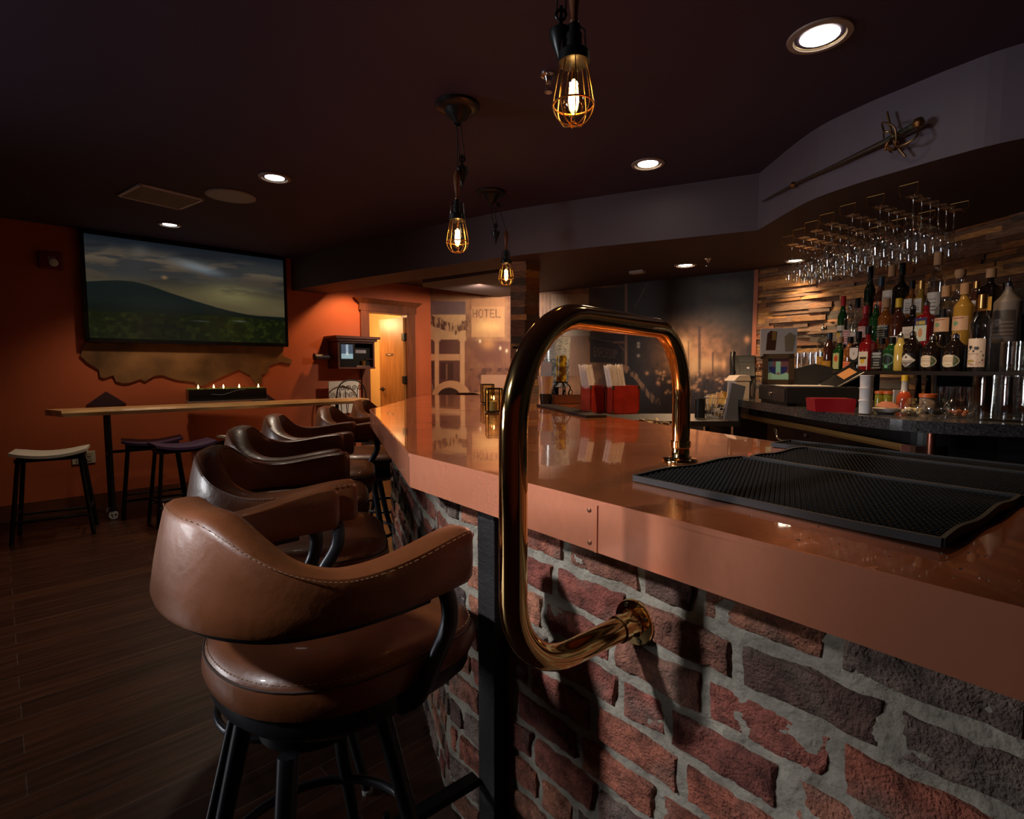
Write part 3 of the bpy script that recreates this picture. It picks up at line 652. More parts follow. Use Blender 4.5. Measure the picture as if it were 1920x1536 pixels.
# holes are not cut: the can sits as a shallow dish below the ceiling
def dl(px_, py_, z, r, *a, **k): p = W(px_, py_, z); p.z = z-.0015; return downlight(p, r, *a, **k)
dl(1537,67,ZC,.112,'large recessed ceiling light at the upper right, nearest the camera',m_glow,42,WARM)
dl(1215,307,ZC,.10,'recessed ceiling light in front of the purple soffit',m_glow,45,WARM)
dl(515,333,ZC,.10,'recessed white ceiling light right of the round ceiling speaker',m_glow2,48,(1,.8,.6))
dl(318,421,ZC,.09,'recessed white ceiling light above the television',m_glow2,30,(1,.78,.55))
dl(1285,497,ZS,.095,'recessed light under the soffit in front of the mural',m_glow,36,(1,.72,.46),cone=140)
dl(1491,488,ZS,.08,'small recessed light under the soffit behind the hanging wine glasses',m_glow,30,(1,.7,.38),cone=92)
light('SPOT', 'passage_beam', (-1.75,6.35,ZR-.03), 32, (1,.55,.22), (-1.85,6.55,0), .05, spot=130, blend=.5)
light('SPOT', 'passage_beam', (-.35,5.75,ZS-.03), 85, (1,.80,.60), (-.40,6.8,1.25), .05, spot=145, blend=.8)
# return air vent
vp = W(302,369,ZC); vx = (W(383,378,ZC)-W(262,349,ZC)).xy; vy = (W(262,349,ZC)-W(218,370,ZC)).xy; va = math.atan2(vx.y, vx.x)
vt = empty('ceiling_vent', 'rectangular slatted metal air vent in the dark ceiling', 'vent', (vp.x,vp.y,ZC), va)
lx, ly = vx.length/2, vy.length/2
q = B(); q.box((-lx,-ly,-.012),(lx,-ly+.02,-.001)); q.box((-lx,ly-.02,-.012),(lx,ly,-.001)); q.box((-lx,-ly,-.012),(-lx+.02,ly,-.001)); q.box((lx-.02,-ly,-.012),(lx,ly,-.001)); q.obj('frame', M('vent_paint', (.62,.62,.72), .5), vt)
q = B()
for i in range(26): x = -lx+.03+i*(2*lx-.06)/25; q.box((x-.003,-ly+.015,-.010),(x+.003,ly-.015,-.003))
q.obj('slats', M('vent_slat', (.48,.44,.42), .5), vt); B().box((-lx+.01,-ly+.01,-.0025),(lx-.01,ly-.01,-.0005)).obj('backing', M('vent_dark', (.03,.02,.02), .8), vt)
sp = empty('ceiling_speaker', 'round grey grille ceiling speaker between the vent and a white light', 'speaker', W(433,367,ZC))
B().lathe([(.165,-.001),(.165,-.008),(.15,-.012)], 40, cap=False).obj('rim', M('speaker_rim', (.36,.36,.42), .5), sp); B().lathe([(.152,-.010),(0,-.014)], 40).obj('grille', M('speaker_grille', (.36,.46,.54), .6, bump=.3, bscale=400), sp)
def sprinkler(p, lab, s=1):
    t = empty('sprinkler_head', lab, 'sprinkler', p); t.scale = (s,)*3
    B().lathe([(.035,0),(.033,-.008),(.018,-.012),(.012,-.03),(.014,-.034),(.006,-.04)], 18).obj('escutcheon', CHROME, t)
    q = B(); q.tube([(-.012,0,-.03),(-.014,0,-.05),(0,0,-.07)], .003, 6); q.tube([(.012,0,-.03),(.014,0,-.05),(0,0,-.07)], .003, 6); q.lathe([(0,-.07),(.018,-.072),(.018,-.075),(0,-.076)], 12); q.obj('deflector', CHROME, t)
sprinkler(W(1028,139,ZC), 'chrome fire sprinkler head on the ceiling left of the nearest caged pendant')
sprinkler(W(1328,485,ZS), 'small fire sprinkler under the soffit right of the recessed light', .8)
q = B().box((-.07,-.035,-.03),(.07,.035,-.001), mx=Matrix.Rotation(R(-38),4,'Z'), bev=.006).obj('emergency_light', M('pale_plastic', (.45,.40,.38), .5)); q.location = W(1195,507,ZS); tag(q, 'small white rectangular fitting under the soffit left of the recessed light', 'fitting')
# pendants
BULBG = thin_glass('bulb_glass', (1,.80,.5), .9)
FIL = M('filament', (1,.7,.3), emit=(1,.60,.24), estr=70); GLOB = M('bulb_core', (1,.8,.5), emit=(1,.66,.30), estr=26)
m_hand = M('turned_wood_handle', (.20,.075,.035), .3, var=.2)
def pendant(name, lab, bulb, zbot, canopy, wt, watts=7, wz=0):
    t = empty(name, lab, 'pendant light', (bulb.x, bulb.y, zbot), group='caged pulley pendant lamps'); L = t.location
    def loc(p): return (p[0]-L.x, p[1]-L.y, p[2]-L.z)
    cx, cy, cz = loc((canopy.x, canopy.y, ZC))
    B().lathe([(.105,0),(.105,-.012),(.097,-.020),(.066,-.026),(.060,-.034),(.045,-.058),(.020,-.078),(.010,-.10),(0,-.101)], 36, mx=Matrix.Translation((cx,cy,cz))).obj('canopy', DMETAL, t)
    q = B(); rr, z0 = .0515, 0.0; prof = [(.010,.0),(.03,.006),(.045,.024),(.0525,.05),(.047,.09),(.038,.135),(.031,.158)]
    for k in range(8):
        a = k*PI/4; q.tube([(r_*math.cos(a), r_*math.sin(a), z_) for r_, z_ in [(p_.x, p_.y) for p_ in bez([Vector((p[0],p[1],0)) for p in prof],4)]], .0016, 6)
    for r_, z_, w_ in ((.0528,.05,.0028),(.011,.002,.003),(.032,.157,.002)): q.tube([(r_*math.cos(a), r_*math.sin(a), z_) for a in [i*PI/16 for i in range(32)]], w_, 6, closed=True)
    q.obj('cage', GOLDW, t)
    B().lathe([(.0,.022),(.012,.024),(.023,.036),(.027,.055),(.025,.08),(.018,.115),(.0135,.14),(.0135,.155)], 24, cap=False).obj('bulb', BULBG, t)
    q = B()
    for k in range(6):
        a = k*PI/3; q.tube([(.007*math.cos(a),.007*math.sin(a),.04),(.009*math.cos(a+.2),.009*math.sin(a+.2),.105)], .0022, 6)
    q.obj('filament', FIL, t)
    B().lathe([(0,.036),(.009,.042),(.0135,.058),(.013,.075),(.009,.100),(.004,.112),(0,.115)], 12).obj('glow', GLOB, t)
    B().lathe([(.034,.150),(.040,.153),(.040,.176),(.034,.182),(.020,.186),(.020,.205),(.017,.208),(.021,.212),(.021,.222),(.016,.226),(.016,.245),(.010,.25)], 28).obj('socket', DMETAL, t)
    q = B()
    for sx in (-1,1): q.tube([(sx*.031,0,.18),(sx*.027,0,.235),(sx*.012,0,.245)], .0028, 6)
    q.obj('bracket', CHROME, t)
    B().lathe([(.010,.248),(.012,.255),(.008,.262),(.011,.285),(.017,.33),(.018,.352),(.013,.375),(.008,.385),(.004,.39)], 24).obj('handle', m_hand, t)
    hx, hy, hz = 0, 0, .388
    wx, wy = wt; wzt = hz+.02+wz
    pu = B(); pu.tube([(wx+.013*math.cos(a),wy,wzt+.02+.013*math.sin(a)) for a in [i*PI/8 for i in range(16)]], .004, 6, closed=True); pu.box((wx-.004,wy-.006,wzt-.01),(wx+.004,wy+.006,wzt+.04)); pu.obj('pulley', DMETAL, t)
    B().lathe([(.0,-.115),(.004,-.105),(.006,-.095),(.020,-.06),(.030,-.032),(.030,-.020),(.012,-.012),(.005,0)], 24, mx=Matrix.Translation((wx,wy,wzt))).obj('counterweight', DMETAL, t)
    q = B(); pz = cz-.09; q.cyl((0,0,hz),(cx*.5,cy*.5,pz),.0026,6); q.cyl((wx-.012,wy,wzt+.03),(cx-.01,cy,pz),.0026,6); q.cyl((wx+.012,wy,wzt+.03),(cx+.008,cy,pz+.03),.0026,6); q.obj('cord', M('cord', (.05,.035,.03), .7), t)
    q = B(); q.tube([(cx,cy,pz+.02),(cx*.5,cy*.5,pz+.012)], .005, 8); q.lathe([(.014,-.004),(.010,0),(.014,.004)],16,mx=Matrix.Translation((cx*.5,cy*.5,pz))@Matrix.Rotation(PI/2,4,'X')); q.obj('guide_wheel', DMETAL, t)
    light('POINT', 'bulb_light', (L.x, L.y, L.z+.07), watts, (1,.52,.2), size=.012)
    return t
def pos(px_, Y): r = ray(px_, 300); return Vector(((px_-960)/F*Y*1.0, Y))
b1 = W(1075,235,1.925); pendant('pendant_lamp', 'nearest caged filament pendant hanging at the top centre, its cord out of view', b1, 1.925, Vector((b1.x-.02,b1.y+.03)), (-.032,.02), 5, -.03-.115)
b2 = W(858,474,1.855); pendant('pendant_lamp', 'middle caged filament pendant below a full dark ceiling canopy', b2, 1.855, Vector((b2.x+.005,b2.y+.02)), (.022,.03), 5, .02)
b3 = W(949,535,1.895); pendant('pendant_lamp', 'farthest smallest caged filament pendant, its counterweight hanging to its left', b3, 1.895, Vector((b3.x-.11,b3.y-.0)), (-.075,.0), 5, -.01)
# ================================================================ THE BAR
A = Vector((-.274,1.428)); T = Vector((.637,-.771)); N = Vector((.771,.637)); ZB = 1.07; FH = .092
Cc = Vector((-.784,2.949)); T2 = (Cc-A).normalized(); N2 = Vector((T2.y,-T2.x)); D = Vector((-.761,4.55))
Rr = A+T*2.3; I0 = Rr+N*1.0; I1 = A+T*.552+N*.985; I2 = Vector((.29,2.93)); I2b = Vector((.50,3.55)); I3 = Vector((.44,4.3)); E_ = Vector((-.02,4.5))
barp = [Rr, A, Cc, D, E_, I3, I2b, I2, I1, I0]
def nt_of(m): return m.node_tree
def copper(name, col, rough, wave, coat=0, lowk=.62, met=1):
    m = bpy.data.materials.new(name); m.use_nodes = True; nt = m.node_tree; b = nt.nodes['Principled BSDF']
    b.inputs['Metallic'].default_value = met; b.inputs['Roughness'].default_value = rough; b.inputs['Coat Weight'].default_value = coat; b.inputs['Coat Roughness'].default_value = .03
    tc = nt.nodes.new('ShaderNodeTexCoord'); n = nt.nodes.new('ShaderNodeTexNoise'); n.inputs['Scale'].default_value = 3.5; n.inputs['Detail'].default_value = 7; n.inputs['Roughness'].default_value = .6
    mp = nt.nodes.new('ShaderNodeMapping'); mp.inputs['Rotation'].default_value = (0,0,R(50)); mp.inputs['Scale'].default_value = (1,2.2,1); nt.links.new(tc.outputs['Object'], mp.inputs[0]); nt.links.new(mp.outputs[0], n.inputs['Vector'])
    cr = nt.nodes.new('ShaderNodeValToRGB'); e = cr.color_ramp.elements; e[0].position = .32; e[0].color = tuple(c*lowk for c in col)+(1,); e[1].position = .66; e[1].color = (*col,1)
    nt.links.new(n.outputs['Fac'], cr.inputs[0]); nt.links.new(cr.outputs[0], b.inputs['Base Color'])
    mr = nt.nodes.new('ShaderNodeMapRange'); mr.inputs[1].default_value = .3; mr.inputs[2].default_value = .7; mr.inputs[3].default_value = rough*1.35; mr.inputs[4].default_value = rough*.8; nt.links.new(n.outputs['Fac'], mr.inputs[0]); nt.links.new(mr.outputs[0], b.inputs['Roughness'])
    n2 = nt.nodes.new('ShaderNodeTexNoise'); n2.inputs['Scale'].default_value = 7; n2.inputs['Detail'].default_value = 2; nt.links.new(tc.outputs['Object'], n2.inputs['Vector'])
    bp = nt.nodes.new('ShaderNodeBump'); bp.inputs['Strength'].default_value = wave; bp.inputs['Distance'].default_value = .01; nt.links.new(n2.outputs['Fac'], bp.inputs['Height']); nt.links.new(bp.outputs[0], b.inputs['Normal'])
    if coat: nt.links.new(bp.outputs[0], b.inputs['Coat Normal'])
    return m
m_cop = copper('polished_copper', (.95,.29,.09), .22, .028, 1.0, .78, .74)
m_cof = copper('brushed_copper', (.92,.33,.18), .29, .05, .2, .62, .68)
bar = bpy.data.objects.new('bar_counter', None); COL.objects.link(bar); tag(bar, 'long bar counter with polished copper top and old brick base', 'bar counter'); bar.location = (A.x, A.y, 0)
def bl(o, par=None): o.matrix_parent_inverse = Matrix.Translation(-bar.location); return o
q = B().prism(barp, ZB-FH+.004, ZB); o = bl(q.obj('copper_top', m_cop, bar))
q = B()
def strip(bb, a, b_, z0, z1, off=.003, th=.003):
    d = (b_-a).normalized(); n_ = Vector((-d.y, d.x)); 
    bb.prism([a+n_*off, b_+n_*off, b_+n_*(off+th), a+n_*(off+th)], z0, z1)
seamS = .663
P1 = A+T*seamS
for a, b_ in ((Rr, P1), (P1, A), (A, Cc), (Cc, D), (D, E_)):
    d = (b_-a).normalized(); nl_ = Vector((-d.y, d.x)); sgn = 1 if nl_.dot(Vector((-1,-.5))) > 0 or a is D else 1
    n_ = Vector((d.y, -d.x)) if (Vector((d.y,-d.x)).dot((a+b_)/2-Vector((.2,2.6))) > 0) else Vector((-d.y, d.x))
    q.prism([a, b_, b_+n_*.004, a+n_*.004], ZB-FH, ZB-.001)
    q.prism([a+n_*.004, b_+n_*.004, b_+n_*.0065, a+n_*.0065], ZB-.008, ZB+.0012)
bl(q.obj('copper_edge', m_cof, bar))
q = B(); s1 = P1-N*.0042; q.prism([s1, s1+T*.006, s1+T*.006-N*.002, s1-N*.002], ZB-FH, ZB-.004); bl(q.obj('seam', m_cof, bar))
def fm(s, z, off): p = A+T*s-N*off; return Matrix.Translation((p.x,p.y,z)) @ Matrix(((T.x,N.x,0,0),(T.y,N.y,0,0),(0,0,1,0),(0,0,0,1)))
for s, z in ((seamS-.014, ZB-.020), (seamS-.012, ZB-FH+.014)): bl(B().lathe([(.0045,-.002),(.0045,.0008),(.003,.0016),(0,.0018)], 14, mx=fm(s,z,.0045)@Matrix.Rotation(PI/2,4,'X')).obj('rivet', M('tarnished_copper', (.22,.09,.05), .5, .8), bar))
# brick base
BO = .10
bs = [A+T*2.3+N*BO, A+N*BO+T*-.10, None]
# corner: intersection of the two inset lines
def isect(p, d, r, e):
    k = d.x*e.y-d.y*e.x; t = ((r.x-p.x)*e.y-(r.y-p.y)*e.x)/k; return p+d*t
kb = isect(A+N*BO, T, A+N2*BO, T2); kc = isect(A+N2*BO, T2, Cc+Vector((BO,0)), Vector((0,1)))
q = B().prism([A+T*2.25+N*(BO+.03), kb+N*.03+N2*.03, kc+N2*.03, Vector((D.x+BO+.03, 4.4)), Vector((-.1,4.4)), I3+Vector((-.1,0)), I2+Vector((-.1,0)), I1-N*.1-T*.05, A+T*2.25+N*.9], 0, ZB-FH+.003)
bl(q.obj('core', M('bar_core', (.05,.045,.04), .9), bar))
LB = (A+T*2.25+N*BO-kb).length
def brick_face(name, org, d, L, z1, seed, outn, fine=1):
    rnd = random.Random(seed); bb = B(); ch = .086; h = .0715; z = .0; row = 0; zt = z1
    z = z1-ch*12-.012
    while z < z1:
        s = -rnd.uniform(.02,.16)
        while s < L:
            l = rnd.choice([.185,.19,.195,.19,.09,.18]) if rnd.random() < .9 else .1
            s0 = max(s, .002); s1 = min(s+l, L); zz0 = max(z, 0); zz1 = min(z+h, z1)
            if s1-s0 > .03 and zz1-zz0 > .015:
                base = rnd.choice([(.30,.068,.038),(.34,.085,.048),(.25,.055,.036),(.32,.095,.055),(.24,.075,.045),(.14,.058,.042),(.38,.115,.062),(.27,.062,.04),(.19,.10,.075)])
                k = rnd.uniform(.75,1.1); base = (base[0]*k*.88, base[1]*k*1.15, base[2]*k*1.25); dark = rnd.random() < .10
                if dark: base = (.075,.05,.045)
                dep0 = rnd.uniform(-.003,.004); nx = max(6, int((s1-s0)/.0055*fine)); nz = max(4, int((zz1-zz0)/.0055*fine)); tilt = rnd.uniform(-.02,.02); sd = rnd.uniform(0,50)
                vs = []; cs = []
                for j in range(nz+1):
                    for i in range(nx+1):
                        u = i/nx; v = j/nz; ds = min(u,1-u)*(s1-s0); dz = min(v,1-v)*(zz1-zz0)
                        p = Vector((s0+u*(s1-s0)+sd, zz0+v*(zz1-zz0), sd))
                        jz = noise.noise(p*16)*.006+noise.noise(p*60)*.0016; js = noise.noise(p*16+Vector((9,9,9)))*.006+noise.noise(p*60+Vector((4,4,4)))*.0016
                        edge = min(ds, dz); rd = .006*math.exp(-(edge/.0055)**2); n1 = noise.noise(p*30)*.0030+noise.noise(p*75)*.0020+noise.noise(p*170)*.0013
                        if noise.noise(p*24+Vector((3,1,7))) > .36: n1 -= .0045
                        back = -.016 if (i in (0,nx) or j in (0,nz)) else 0
                        dep = dep0+n1-rd+back
                        P = org+d*(s0+u*(s1-s0)+js)+outn*dep
                        vs.append((P.x, P.y, zz0+v*(zz1-zz0)+jz+tilt*(u-.5)*.03))
                        m = 1+.7*noise.noise(p*34)+.5*noise.noise(p*95); gr = max(0, noise.noise(p*13+Vector((5,5,5)))*1.8-.22)*(.6+.8*noise.noise(p*80)**2)
                        gr = min(.6, gr*.7+max(0,(.004-edge)/.004)*.35)
                        cs.append(tuple(max(0,b_*m)*(1-gr)+g*gr for b_, g in zip(base, (.19,.165,.13))))
                fs = [(j*(nx+1)+i, j*(nx+1)+i+1, (j+1)*(nx+1)+i+1, (j+1)*(nx+1)+i) for j in range(nz) for i in range(nx)]
                o0 = len(bb.v); bb.add(vs, fs, True); bb.c[o0:] = cs
            s += l+rnd.uniform(.010,.018)
        z += ch; row += 1
    return bb.obj(name, M('old_brick', attr=True, rough=.88, bump=.9, bscale=190), None, col=True)
def mortar_face(name, org, d, L, z1, outn, step):
    bb = B(); nx = int(L/step); nz = int(z1/step); vs = []; cs = []
    for j in range(nz+1):
        for i in range(nx+1):
            s = L*i/nx; z = z1*j/nz; p = Vector((s, z, 3.3))
            dep = -.0070+noise.noise(p*13)*.0085+noise.noise(p*40)*.0045+noise.noise(p*100)*.0016
            P = org+d*s+outn*dep; vs.append((P.x,P.y,z)); m = 1+.35*noise.noise(p*20)+.2*noise.noise(p*90); cs.append((.25*m,.225*m,.18*m))
    fs = [(j*(nx+1)+i, j*(nx+1)+i+1, (j+1)*(nx+1)+i+1, (j+1)*(nx+1)+i) for j in range(nz) for i in range(nx)]
    bb.add(vs, fs, True); bb.c = cs; return bb.obj(name, M('lime_mortar', attr=True, rough=.95, bump=.6, bscale=90), None, col=True)
for o in (brick_face('bricks', kb, T, LB, ZB-FH, 21, -N), mortar_face('mortar', kb, T, LB, ZB-FH, -N, .006)): o.parent = bar; bl(o)
L2 = (kc-kb).length
for o in (brick_face('bricks', kb, T2, L2, ZB-FH, 8, -N2, .5), mortar_face('mortar', kb, T2, L2, ZB-FH, -N2, .02)): o.parent = bar; bl(o)
# black steel upright with foot-rail bracket
q = B(); m_ = fm(0,0,-BO+.004)
q.box((.225,-.038,0),(.292,.0,ZB-FH-.002), mx=m_, bev=.003); q.box((.292,-.006,0),(.299,.0,ZB-FH-.002), mx=m_)
st = q.obj('steel_upright', M('rough_black_steel', (.03,.028,.028), .45, .6, var=.4, vscale=12, stretch=(2,2,14), bump=.6, bscale=60), None); tag(st, 'black steel upright post fixed to the front of the brick bar base', 'post')
q = B(); q.box((.20,-.30,.235),(.235,-.04,.255), mx=m_, bev=.002); q.cyl(m_@Vector((.217,-.29,.245)), m_@Vector((.217,-.29,.29)), .008, 10); q.obj('foot_rail_bracket', BLACK, st)
# ================================================================ BRASS GUARD RAIL
fl3 = onplane(1192,1165,kb,T); Fp = Vector((fl3.x, fl3.y)); zf = fl3.z
kx = (961-960)/F; 
t_ = 0.36
# point on the perpendicular from the flange whose column is 962
for i in range(60):
    V0 = Fp-N*(.15+.005*i); X_, Y_ = px_of(V0.x, V0.y, 1.1)
    if X_ < 963: break
foot = W(1275, 866, ZB); G = Vector((foot.x, foot.y)); ztop = zat(1115, 606, ((V0+G)*.5)[:])
rb = .125; zlo = zf-.0
def v3(p, z): return Vector((p.x, p.y, z))
def arc(c, a, b_, n=10):
    """quarter arc from c+a to c+b"""
    return [c+a*math.cos(t)+b_*math.sin(t) for t in [PI/2*k/n for k in range(n+1)]]
Z = Vector((0,0,1)); n3 = Vector((-N.x,-N.y,0)); h3 = Vector((G.x-V0.x, G.y-V0.y, 0)).normalized(); rr = .0215
path = [v3(Fp, zlo)+n3*.004]
c1 = v3(V0, zlo+rb)-n3*rb; path += arc(c1, -Z*rb, n3*rb)
rt = .18
c2 = v3(V0, ztop-rt)+h3*rt; path += arc(c2, -h3*rt, Z*rt)
rt2 = .165
c3 = v3(G, ztop-rt2)-h3*rt2; path += arc(c3, Z*rt2, h3*rt2); path += [v3(G, ZB+.002)]
rail = empty('brass_guard_rail', 'polished brass pipe rail looping from the brick front over onto the copper bar top', 'rail', (G.x, G.y, ZB))
def gl(o): o.matrix_parent_inverse = Matrix.Translation(-rail.location); return o
gl(B().tube(path, rr, 28).obj('pipe', BRASS, rail))
fl_prof = [(.021,.052),(.0245,.050),(.0245,.036),(.0215,.034),(.0225,.012),(.026,.008),(.041,.0065),(.0425,.004),(.0425,.0)]
mA = Matrix.Translation(v3(Fp, zlo)+n3*.002) @ (n3.to_track_quat('Z','Y').to_matrix().to_4x4())
gl(B().lathe(fl_prof, 36, mx=mA).obj('flange', BRASS, rail)); mB = Matrix.Translation(v3(G, ZB+.0012)); gl(B().lathe(fl_prof, 36, mx=mB).obj('flange', BRASS, rail))
q = B()
for mm_ in (mA, mB):
    for k in range(4): a = k*PI/2+.5; q.lathe([(.0045,.006),(.004,.0085),(0,.009)], 12, mx=mm_@Matrix.Translation((.034*math.cos(a),.034*math.sin(a),0)))
gl(q.obj('screws', M('dark_screw', (.12,.09,.06), .3, 1), rail))
# ================================================================ BAR MATS
m_rub = M('black_rubber', (.006,.006,.007), .75, spec=.25); m_rub2 = M('rubber_rim', (.016,.015,.017), .5, spec=.3)
def mat_obj(name, lab, c00, ex, ey, lx, ly, lift, rows, h=.009):
    """rimmed rubber mat with nubs; c00 corner, ex along, ey across"""
    t = bpy.data.objects.new(name, None); COL.objects.link(t); t.location = (c00.x, c00.y, ZB+.0015); tag(t, lab, 'bar mat', 'rubber bar service mats')
    def P(u, v, z): p = ex*(u*lx)+ey*(v*ly); return (p.x, p.y, z+lift(u,v))
    nx, ny = 30, 16; vs = [P(i/nx,j/ny,.0) for j in range(ny+1) for i in range(nx+1)]+[P(i/nx,j/ny,.005) for j in range(ny+1) for i in range(nx+1)]
    k = (nx+1)*(ny+1); fs = [(j*(nx+1)+i+k, j*(nx+1)+i+1+k, (j+1)*(nx+1)+i+1+k, (j+1)*(nx+1)+i+k) for j in range(ny) for i in range(nx)]+[(j*(nx+1)+i, (j+1)*(nx+1)+i, (j+1)*(nx+1)+i+1, j*(nx+1)+i+1) for j in range(ny) for i in range(nx)]
    B().add(vs, fs, False).obj('base_sheet', m_rub, t)
    q = B(); w = .006
    for (u0,v0,u1,v1,n_) in ((0,0,1,0,30),(0,1,1,1,30),(0,0,0,1,16),(1,0,1,1,16)):
        du = w/lx/2 if u0 == u1 else 0; dvv = w/ly/2 if v0 == v1 else 0; rings = []
        for i in range(n_+1):
            f = i/n_; u = u0+(u1-u0)*f; v = v0+(v1-v0)*f
            rings.append([P(u-du,v-dvv,0), P(u+du,v+dvv,0), P(u+du,v+dvv,h+.003), P(u-du,v-dvv,h+.003)])
        q.loft(rings, sm=False)
    q.obj('rim', m_rub2, t)
    q = B(); sx = .0088; n_x = int(lx/sx)-1; n_y = int(ly/sx)-1; r0 = .0026
    for j in range(n_y):
        for i in range(n_x):
            u = (i+1+.5*(j%2)*.9)*sx/lx; v = (j+1)*sx/ly
            if u > .99: continue
            c = Vector(P(u,v,.005)); o0 = len(q.v)
            q.v += [(c.x-r0,c.y-r0,c.z),(c.x+r0,c.y-r0,c.z),(c.x+r0,c.y+r0,c.z),(c.x-r0,c.y+r0,c.z),(c.x-r0*.7,c.y-r0*.7,c.z+.0045),(c.x+r0*.7,c.y-r0*.7,c.z+.0045),(c.x+r0*.7,c.y+r0*.7,c.z+.0045),(c.x-r0*.7,c.y+r0*.7,c.z+.0045)]
            q.f += [tuple(o0+a for a in f) for f in ((4,5,6,7),(0,1,5,4),(1,2,6,5),(2,3,7,6),(3,0,4,7))]; q.sm += [False]*5; q.mi += [0]*5; q.c += [(1,1,1)]*8
    o = q.obj('nubs', m_rub, t); o['kind'] = 'stuff'; return t
m1, m2, m3, m4 = [W(*p, ZB).xy for p in ((1188,903),(1765,1031),(1878,938),(1380,864))]
ex = (m2-m1).normalized(); ey = Vector((-ex.y, ex.x)); lx = (m2-m1).length
ly = (m4-m1).length
mat_obj('rubber_bar_mat', 'front black rubber bar mat with nubs, nearest the bar edge', m1, ex, ey, lx, ly, lambda u,v: .006*math.sin(v*6.3+.6)**2*(u>.0)*max(0,(u-.8)/.2)+.004*math.sin(v*6)**2*max(0,(.15-u)/.15), 0)
c2_ = m1+ey*(ly+.008)+ex*.02
mat_obj('rubber_bar_mat', 'second black rubber bar mat directly behind the front one', c2_, ex, ey, lx+.05, .28, lambda u,v: .004*math.sin(v*5+1)**2*max(0,(.2-u)/.2), 0)
c3_ = c2_+ey*(.288)-ex*.10
mat_obj('rubber_bar_mat', 'narrow black rubber bar mat along the inner service edge', c3_, ex, ey, lx+.35, (I1-c3_).dot(ey)-.012, lambda u,v: 0, 0)
# thin dark strip mat by the far end
q = B(); a = W(1006,762,ZB).xy; b_ = W(1100,784,ZB).xy; d = (b_-a).normalized(); n_ = Vector((-d.y,d.x)); q.prism([a,b_,b_+n_*.1,a+n_*.1], ZB+.001, ZB+.012); o = q.obj('bar_strip_mat', m_rub2); tag(o, 'thin dark rubber strip mat beside the red straw boxes', 'bar mat')
# drops of water on the copper
rnd = random.Random(9); 
wdm = M('water', (1,1,1), .02, trans=1, ior=1.33); dr_ = B()
for k in range(90):
    s = rnd.uniform(.80,1.5); w = rnd.uniform(.035,.16); p = A+T*s+N*w; r_ = rnd.uniform(.0008,.0024)
    if 1188 < px_of(p.x,p.y,ZB)[0] < 1400: continue
    dr_.lathe([(r_,0),(r_*.85,r_*.35),(r_*.5,r_*.55),(0,r_*.62)], 8, mx=Matrix.Translation((p.x,p.y,ZB+.0002)))
o = dr_.obj('water_drops', wdm); tag(o, 'scattered water drops on the copper bar edge', 'water', kind='stuff')
